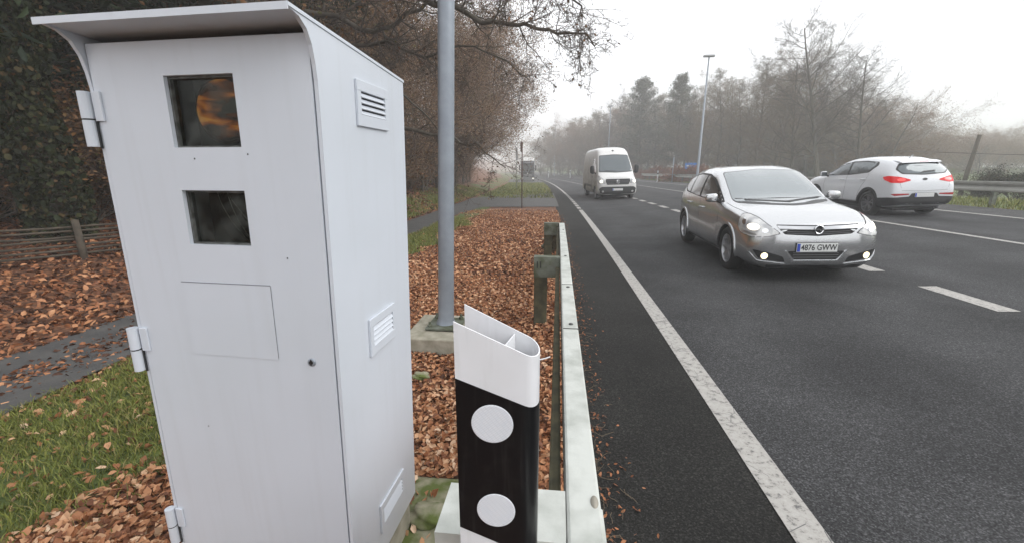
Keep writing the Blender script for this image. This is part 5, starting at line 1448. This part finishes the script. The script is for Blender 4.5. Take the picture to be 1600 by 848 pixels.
for i, (px, dist, kd, H) in enumerate(wood):
    p = pol(px, dist); z = ground_z(p.x, p.y)-.2
    if kd == 'fir':
        place(pFir, ff, (p.x, p.y, z), H, i*1.3, 1.25, 'dark evergreen tree in the wood behind the speed camera cabinet', 'tree', 'dark evergreens of the left wood'); ff = False
    else: place(pIvy, False, (p.x, p.y, z), H, i*1.7, 1.1, 'brown-leaved woodland tree deep in the left wood', 'tree', 'brown-leaved trees of the left wood')
for i in range(34):
    px = -60+i*20; dist = 10.5+(i*7 % 9)*1.3
    p = pol(px, dist)
    if p.x+curve(p.y) > -6: p.x = -6.2-curve(p.y)
    z = ground_z(p.x, p.y)-.15
    place(pScrub, False, (p.x, p.y, z), 1.3+1.3*R_.random(), i*2.1, 1.5, 'low brown bush on the floor of the left wood', 'bush', 'brown bushes on the wood floor')

# oak with limbs reaching out over the verge
def overhang():
    rnd = np.random.default_rng(77); spec = oak_spec; out = [[] for _ in spec]; tips = []
    base = pol(405, 12.5); bz = ground_z(base.x, base.y)
    bx, by = base.x, base.y
    top = Vector((bx+.4, by-.3, 4.6))
    limbs = [  # image polylines with distances along the road axis, start and end radius
        ([(None), (480, 118, 11.0), (560, 160, 10.6), (625, 196, 10.2), (690, 212, 10.0), (745, 232, 9.8), (790, 262, 9.9)], .16, .015),
        ([(None), (520, -60, 10.8), (610, -15, 10.2), (700, 8, 9.6), (770, 38, 9.2), (840, 44, 9.0), (900, 60, 8.8), (935, 66, 8.7)], .17, .014),
        ([(None), (500, 20, 10.8), (580, 50, 10.4), (640, 20, 10.0), (700, -20, 9.6), (780, -60, 9.3), (850, -70, 9.2)], .13, .02),
        ([(None), (530, 70, 10.8), (600, 66, 10.4), (660, 88, 10.1), (720, 70, 9.9), (790, 98, 9.7), (830, 130, 9.7)], .10, .012),
        ([(None), (560, -120, 9.8), (680, -90, 9.0), (800, -50, 8.6), (880, -10, 8.6), (915, 30, 8.7)], .13, .014),
        ([(None), (470, 60, 11.6), (540, 100, 11.4), (600, 130, 11.2), (660, 175, 11.0), (690, 220, 10.9), (705, 290, 10.8)], .09, .012),
    ]
    out[0].append((np.array([bx, by, bz-.3]), np.array([bx+.15, by, 1.8+bz]), .42, .36)); out[0].append((np.array([bx+.15, by, 1.8+bz]), np.array(top), .36, .30))
    out[0].append((np.array(top), np.array(top)+np.array([-.3, .4, 3.5]), .28, .10))
    for pl, ra, rb in limbs:
        pts = [np.array(top)+np.array([0, 0, rnd.random()*.8-.4])]+[np.array(at(*q)) for q in pl if q is not None]
        # resample with a slight wiggle
        P_ = []
        for i in range(len(pts)-1):
            for j in range(4):
                t = j/4.; p0 = pts[max(i-1, 0)]; p1 = pts[i]; p2 = pts[i+1]; p3 = pts[min(i+2, len(pts)-1)]
                P_.append(.5*((2*p1)+(-p0+p2)*t+(2*p0-5*p1+4*p2-p3)*t*t+(-p0+3*p1-3*p2+p3)*t**3)+rnd.normal(size=3)*.035)
        P_.append(pts[-1]); n = len(P_)
        rr = [.62*(ra+(rb-ra)*(i/(n-1))**.8) for i in range(n)]
        for i in range(n-1): out[0].append((P_[i], P_[i+1], rr[i], rr[i+1]))
        for i in range(4, n-1):
            for k in range(2 if rnd.random() < .45+.5*i/n else 1):
                d0 = P_[i+1]-P_[i]; dd = rot_dir(d0, R(35+35*rnd.random()), rnd); dd[2] -= .10+.25*i/n
                grow(out, tips, rnd, P_[i], dd, (.75+.8*rnd.random())*(1.15-.45*i/n), max(rr[i]*.42, .007), 2 if rnd.random() < .72 else 1, spec)
    root = empty('oak_tree', (0, 0, 0))
    V, Fq = seg_mesh(out[0]+out[1], 7); np_obj('trunk', V, Fq, M['bark'], root, True)
    V, Fq = seg_mesh(sum(out[2:], []), 4); cr = np_obj('crown', V, Fq, M['twig'], root)
    V, Fq, A = leaf_cloud(tips, rnd, 900, .06, .04, .2); np_obj('foliage', V, Fq, M['brown_leaf'], cr, False, A)
    tag(root, 'old bare oak whose gnarled limbs reach out past the grey pole over the verge', 'tree')
overhang()

# rough wooden hurdle in the wood
hp_ = pol(48, 8.0); hz = ground_z(hp_.x, hp_.y)
hr = empty('wooden_hurdle', (hp_.x, hp_.y, hz), math.atan2(hp_.y, hp_.x)+math.pi/2+.15)
tag(hr, 'low weathered wooden hurdle of horizontal rails standing among the trees at far left', 'fence')
for xx in (-.75, -.28, .50):
    b = MB(); b.tube([(xx, 0, -.2), (xx+.01, .01, .50)], [.045, .038], 8); b.build('post', M['wood'], hr, True)
for k in range(7):
    b = MB(); b.tube([(-.9, -.05+R_.random()*.02, .04+k*.06), (0, -.052, .05+k*.06+R_.uniform(-.02, .02)), (.55, -.05, .07+k*.06)], .016, 6); b.build('rail', M['wood'], hr, True)

# ---------------------------------------------------------------- leaf litter, grass, twigs
def zgrid(x, y): return np.array([ground_z(a, b) for a, b in zip(x, y)])
def on_hard(x, y):
    return ((x > -1.42) & (x < -.44) & (y > .90) & (y < 1.80)) | ((x > t1.x-.01) & (x < t1.x+.63) & (y > t2.y-.01) & (y < t1.y+.01))
def litter(n, ulo, uhi, ylo, yhi, size, yexp, keep, lift=.02):
    y = ylo+(yhi-ylo)*RNG.random(n)**yexp; u = ulo+(uhi-ulo)*RNG.random(n); x = u-np.maximum(y, 0)**2/1500
    k = np.array([keep(a, b) for a, b in zip(x, y)]) > RNG.random(n)
    x, y, u = x[k], y[k], u[k]; z = zgrid(x, y)+lift*RNG.random(len(x))+.006
    return np.stack([x, y, z], 1), np.full(len(x), size)
def keep_verge(x, y):
    u = x+curve(y)
    if on_hard(np.array([x]), np.array([y]))[0]: return .06
    if -4.4 < u < -3.42 and y < 24: return .98*math.exp(-((u+3.86)/.19)**2)*(1 if y < 7 else .3)+.07
    if y > 15.2 and u > -3.3: return .35*smooth(17.5, 16, y)
    g = grass_amount(x, y)
    return max(.05, 1-1.45*g)*(1 if u < .1 else .45)
C_ = []; S_ = []
for a in (litter(78000, -3.5, .16, .35, 6, .044, 1.3, keep_verge), litter(36000, -3.5, .2, 6, 17, .058, 1.1, keep_verge), litter(17000, -4.45, -3.35, 0, 9, .055, 1, keep_verge),
          litter(52000, -13, -4.4, -1, 13, .066, 1.1, lambda x, y: .95), litter(9000, -9, -4.4, 12, 30, .11, 1, lambda x, y: .9*(1-grass_amount(x, y)))):
    C_.append(a[0]); S_.append(a[1])
C_ = np.concatenate(C_); S_ = np.concatenate(S_)
pn_ = np.array([.5+.5*nz(a, b, 1.9) for a, b in C_[:, :2]])
rv = np.clip(RNG.random(len(C_))**1.15*.9+.22*(pn_-.35)-.27*(C_[:, 0]+C_[:, 1]**2/1500 < -3.45)+.10*(C_[:, 1] < 2.2), 0, 1)
V_, F_, A_ = leaves_at(C_, RNG, S_, .55, .58, rv)
tag(np_obj('fallen_leaves', V_, F_, M['litter'], None, False, A_), kind='stuff')
def blades(n, ulo, uhi, ylo, yhi, h, wd, keep, yexp=1.):
    y = ylo+(yhi-ylo)*RNG.random(n)**yexp; u = ulo+(uhi-ulo)*RNG.random(n); x = u-np.maximum(y, 0)**2/1500
    k = np.array([keep(a, b) for a, b in zip(x, y)]) > RNG.random(n); x, y = x[k], y[k]; m = len(x); z = zgrid(x, y)-.005
    a = RNG.random(m)*6.28; hh = h*(.5+.8*RNG.random(m)); ln = hh*(.2+.9*RNG.random(m)); a2 = RNG.random(m)*6.28
    B0 = np.stack([x, y, z], 1); s_ = np.stack([np.cos(a), np.sin(a), 0*a], 1)*wd; L_ = np.stack([np.cos(a2)*ln, np.sin(a2)*ln, 0*a], 1); U_ = np.stack([0*a, 0*a, hh], 1)
    V = np.stack([B0-s_, B0+s_, B0+s_*.7+L_*.35+U_*.6, B0-s_*.7+L_*.35+U_*.6, B0+L_+U_*.95], 1).reshape(-1, 3)
    o = (np.arange(m)*5)[:, None]
    F1 = np.concatenate([o+np.array([[0, 1, 2]]), o+np.array([[0, 2, 3]]), o+np.array([[3, 2, 4]])], 0)
    return V, F1, np.repeat(np.clip(RNG.random(m)*.9, 0, 1), 5)
gk = lambda x, y: (grass_amount(x, y)**1.5)*(0 if on_hard(np.array([x]), np.array([y]))[0] else 1)*(1. if not (-4.42 < x+curve(y) < -3.42 and y < 26) else .04)
parts_ = [blades(95000, -3.6, -1.2, .3, 4.5, .055, .0028, gk), blades(40000, -3.6, -1.4, 4.5, 14, .075, .005, gk), blades(40000, -9, -4.4, 13, 32, .12, .010, gk), blades(12000, -4.3, .22, 24, 56, .15, .02, gk),
          blades(26000, 13.3, 17, 6, 60, .17, .012, lambda x, y: .7)]
off = 0; Vs, Fs, As = [], [], []
for v, f, a in parts_: Vs.append(v); Fs.append(f+off); As.append(a); off += len(v)
tag(np_obj('grass', np.concatenate(Vs), np.concatenate(Fs), M['grass'], None, False, np.concatenate(As)), kind='stuff')
# twigs and grit washed against the barrier and the road edge
S = []
for i in range(520):
    y = .6+RNG.random()**1.4*13; u = .17+abs(RNG.normal())*.07+(.10*RNG.random() if RNG.random() < .3 else 0); x = u-curve(y); z = base_z(y)+.012
    a = RNG.random()*6.28; L_ = .008+.030*RNG.random(); p = np.array([x, y, z])
    for k in range(3):
        a += RNG.normal()*.5; q = p+np.array([math.cos(a)*L_, math.sin(a)*L_, RNG.normal()*.004]); q[2] = max(q[2], z); S.append((p, q, .0016, .0011)); p = q
V_, F_ = seg_mesh(S, 3); tag(np_obj('dry_twigs', V_, F_, M['twig_dry']), kind='stuff')
C2, S2 = litter(5200, .13, .62, .7, 15, .022, 1.3, lambda x, y: math.exp(-((x+curve(y)-.2)/.13)**2), .006)
C2[:, 2] = [base_z(q[1])+.013+.008*RNG.random() for q in C2]
V_, F_, A_ = leaves_at(C2, RNG, S2, .8, .5, RNG.random(len(C2))*.5)
tag(np_obj('leaf_crumbs', V_, F_, M['litter'], None, False, A_), kind='stuff')
# stones in the leaves
for px, py, r_, lab in ((658, 588, .05, 'small mossy stone in the leaves below the concrete block'), (672, 806, .07, 'flat mossy stone beside the cabinet plinth')):
    p = atz(px, py, .0); bm = bmesh.new(); bmesh.ops.create_icosphere(bm, subdivisions=3, radius=1)
    for v in bm.verts: v.co = Vector((v.co.x*r_*1.3, v.co.y*r_, v.co.z*r_*.5))*(1+.16*math.sin(v.co.x*4+v.co.y*3+v.co.z*5))
    me = bpy.data.meshes.new('stone'); bm.to_mesh(me); bm.free(); me.materials.append(M['concrete_moss']); me.polygons.foreach_set('use_smooth', [True]*len(me.polygons))
    o = bpy.data.objects.new('stone', me); o.location = (p.x, p.y, .01); link(o); tag(o, lab, 'stone')

# ---------------------------------------------------------------- poles, lamps and signs along the road
def lamp_post(px, Y, top, lab, first=None):
    (x, y_, z), H = spot(px, Y, top)
    root = empty('street_lamp', (x, Y, z)); tag(root, lab, 'street lamp', 'lamp posts along the road')
    b = MB(); b.lathe([(.13, -.2), (.12, .6), (.10, .65), (.055, H-.1), (0, H-.05)], (0, 0, 0), (0, 0, 1), 12); b.build('pole', M['galv'], root, True)
    b = MB(); b.box(-.42, .42, -.16, .16, H-.10, H+.06, bev=.05); b.build('lamp_head', M['sign_grey'], root)
lamp_post(1090, 37, 88, 'tall street lamp with flat head standing before the far right trees')
lamp_post(949, 74, 166, 'faint distant street lamp among the misty trees above the van')
lamp_post(866, 105, 196, 'faintest farthest street lamp, left of the van')
def marker(px, Y, top, lab, wd=.10, m=None, grp='white marker posts beyond the road'):
    (x, y_, z), H = spot(px, Y, top); b = MB(); b.box(-wd/2, wd/2, -.04, .04, -.2, H, bev=.01); r = empty('marker_post', (x, Y, z)); tag(r, lab, 'marker post', grp)
    b.build('post_body', m or M['post_white'], r); b = MB(); b.box(-wd/2-.004, wd/2+.004, -.044, .044, H*.70, H*.82); b.build('dark_band', M['black'], r)
marker(1028, 47, 267, 'small white marker post behind the far barrier, right of the van')
marker(891, 84, 266, 'tiny white marker post left of the van at the far bend', .18)
marker(857, 92, 268, 'tiny white marker post at the far end of the road', .18)
(x, y_, z), H = spot(1051, 45, 246); b = MB(); b.tube([(x, 45, z-.2), (x, 45, z+H)], .045, 8)
tag(b.build('thin_pole', M['galv'], None, True), 'thin pale grey pole behind the far barrier between van and hatchback', 'pole')
# blue sign over a red one
(x, y_, z), H = spot(1079, 46, 255); sg = empty('road_sign', (x, 46, z)); tag(sg, 'blue rectangular road sign with a red board below it, behind the far barrier', 'road sign')
b = MB(); b.tube([(0, 0, -.2), (0, 0, H)], .04, 8); b.build('post', M['galv'], sg, True)
b = MB(); b.box(-.62, .50, -.06, -.045, H-.62, H, bev=.004); b.build('blue_panel', M['sign_blue'], sg)
b = MB(); b.box(-.45, .0, -.064, -.061, H-.36, H-.22); b.build('white_bar', M['plate'], sg)
b = MB(); b.box(-.60, .62, -.06, -.045, H-1.30, H-.72, bev=.004); rb_ = b.build('red_panel', M['sign_red'], sg)
b = MB(); b.box(-.40, .40, -.064, -.061, H-1.10, H-.98); b.build('white_bar', M['plate'], rb_)
# left poles at the junction
p = Vector((-1.49, 18.0, base_z(18))); Hh = at(816, 222, 18).z-p.z
sp2 = empty('sign_post', p); tag(sp2, 'thin rusty sign post seen edge-on at the path junction before the lorry', 'road sign')
b = MB(); b.tube([(0, 0, -.2), (0, 0, Hh)], .022, 8); b.build('post', M['rust'], sp2, True)
b = MB(); b.box(-.05, -.025, -.22, .22, Hh-.40, Hh, bev=.005); b.build('sign_board', M['rust'], sp2)
p = Vector((-3.62, 38, base_z(38))); Hh = at(804, 231, 38).z-p.z
sp3 = empty('sign_post', p); tag(sp3, 'pale grey sign post beside the lorry, left of the rusty one', 'road sign')
b = MB(); b.tube([(0, 0, -.2), (0, 0, Hh)], .05, 8); b.build('post', M['galv_old'], sp3, True)
b = MB(); b.box(-.03, .05, -.45, .45, Hh-1.0, Hh, bev=.01); b.build('sign_board', M['sign_grey'], sp3)
# leaning pole and wire at the right
a0 = at(1501, 292, 27); a1 = at(1531, 211, 27); a0.z = ground_z(a0.x, 27)-.2
b = MB(); b.tube([a0, a0.lerp(a1, .5), a1], [.12, .105, .09], 10); lp = b.build('wooden_pole', M['wood'], None, True)
tag(lp, 'leaning weathered wooden pole with a wire, rising behind the far barrier', 'pole')
b = MB(); b.tube([at(1395, 236, 40)+(at(1460, 238, 27.5)-at(1395, 236, 40))*t/8. for t in range(9)][:-1]+[at(1460, 238, 27.5), at(1517, 240, 26.8), at(1580, 242, 25), at(1700, 244, 23)], .012, 5)
tag(b.build('wire', M['black_plastic']), 'thin dark wire running past the leaning wooden pole at right', 'wire')
# reddish bracken by the far side of the road
pBr = make_tree('bracken', 81, 1.2, bush_spec, .02, M['bark'], M['twig_brown'], (5000, .08, .09, .2, ramp_attr('bracken', 'rnd', [(0, (.14, .055, .03)), (1, (.27, .12, .06))], .8)))
for i in range(26):
    Y = 42+i*2.2; u = 15.0+R_.random()*1.4; x = u-curve(Y)
    place(pBr, i == 0, (x, Y, ground_z(x, Y)-.1), 1.0+.5*R_.random(), i*1.1, 2.2, 'reddish brown bracken clump along the far verge behind the barrier', 'plant', 'bracken along the far verge')

# ---------------------------------------------------------------- haze
hm = bpy.data.materials.new('haze'); hm.use_nodes = True; hn = hm.node_tree; hn.nodes.clear()
ho = hn.nodes.new('ShaderNodeOutputMaterial'); hv = hn.nodes.new('ShaderNodeVolumePrincipled')
hv.inputs['Color'].default_value = (.96, .965, .97, 1); hv.inputs['Density'].default_value = .0043; hv.inputs['Anisotropy'].default_value = .0
hn.links.new(hv.outputs[0], ho.inputs['Volume'])
b = MB(); b.box(-420, 520, -70, 960, -25, 26)
hz_ = b.build('haze', hm); tag(hz_, kind='stuff')
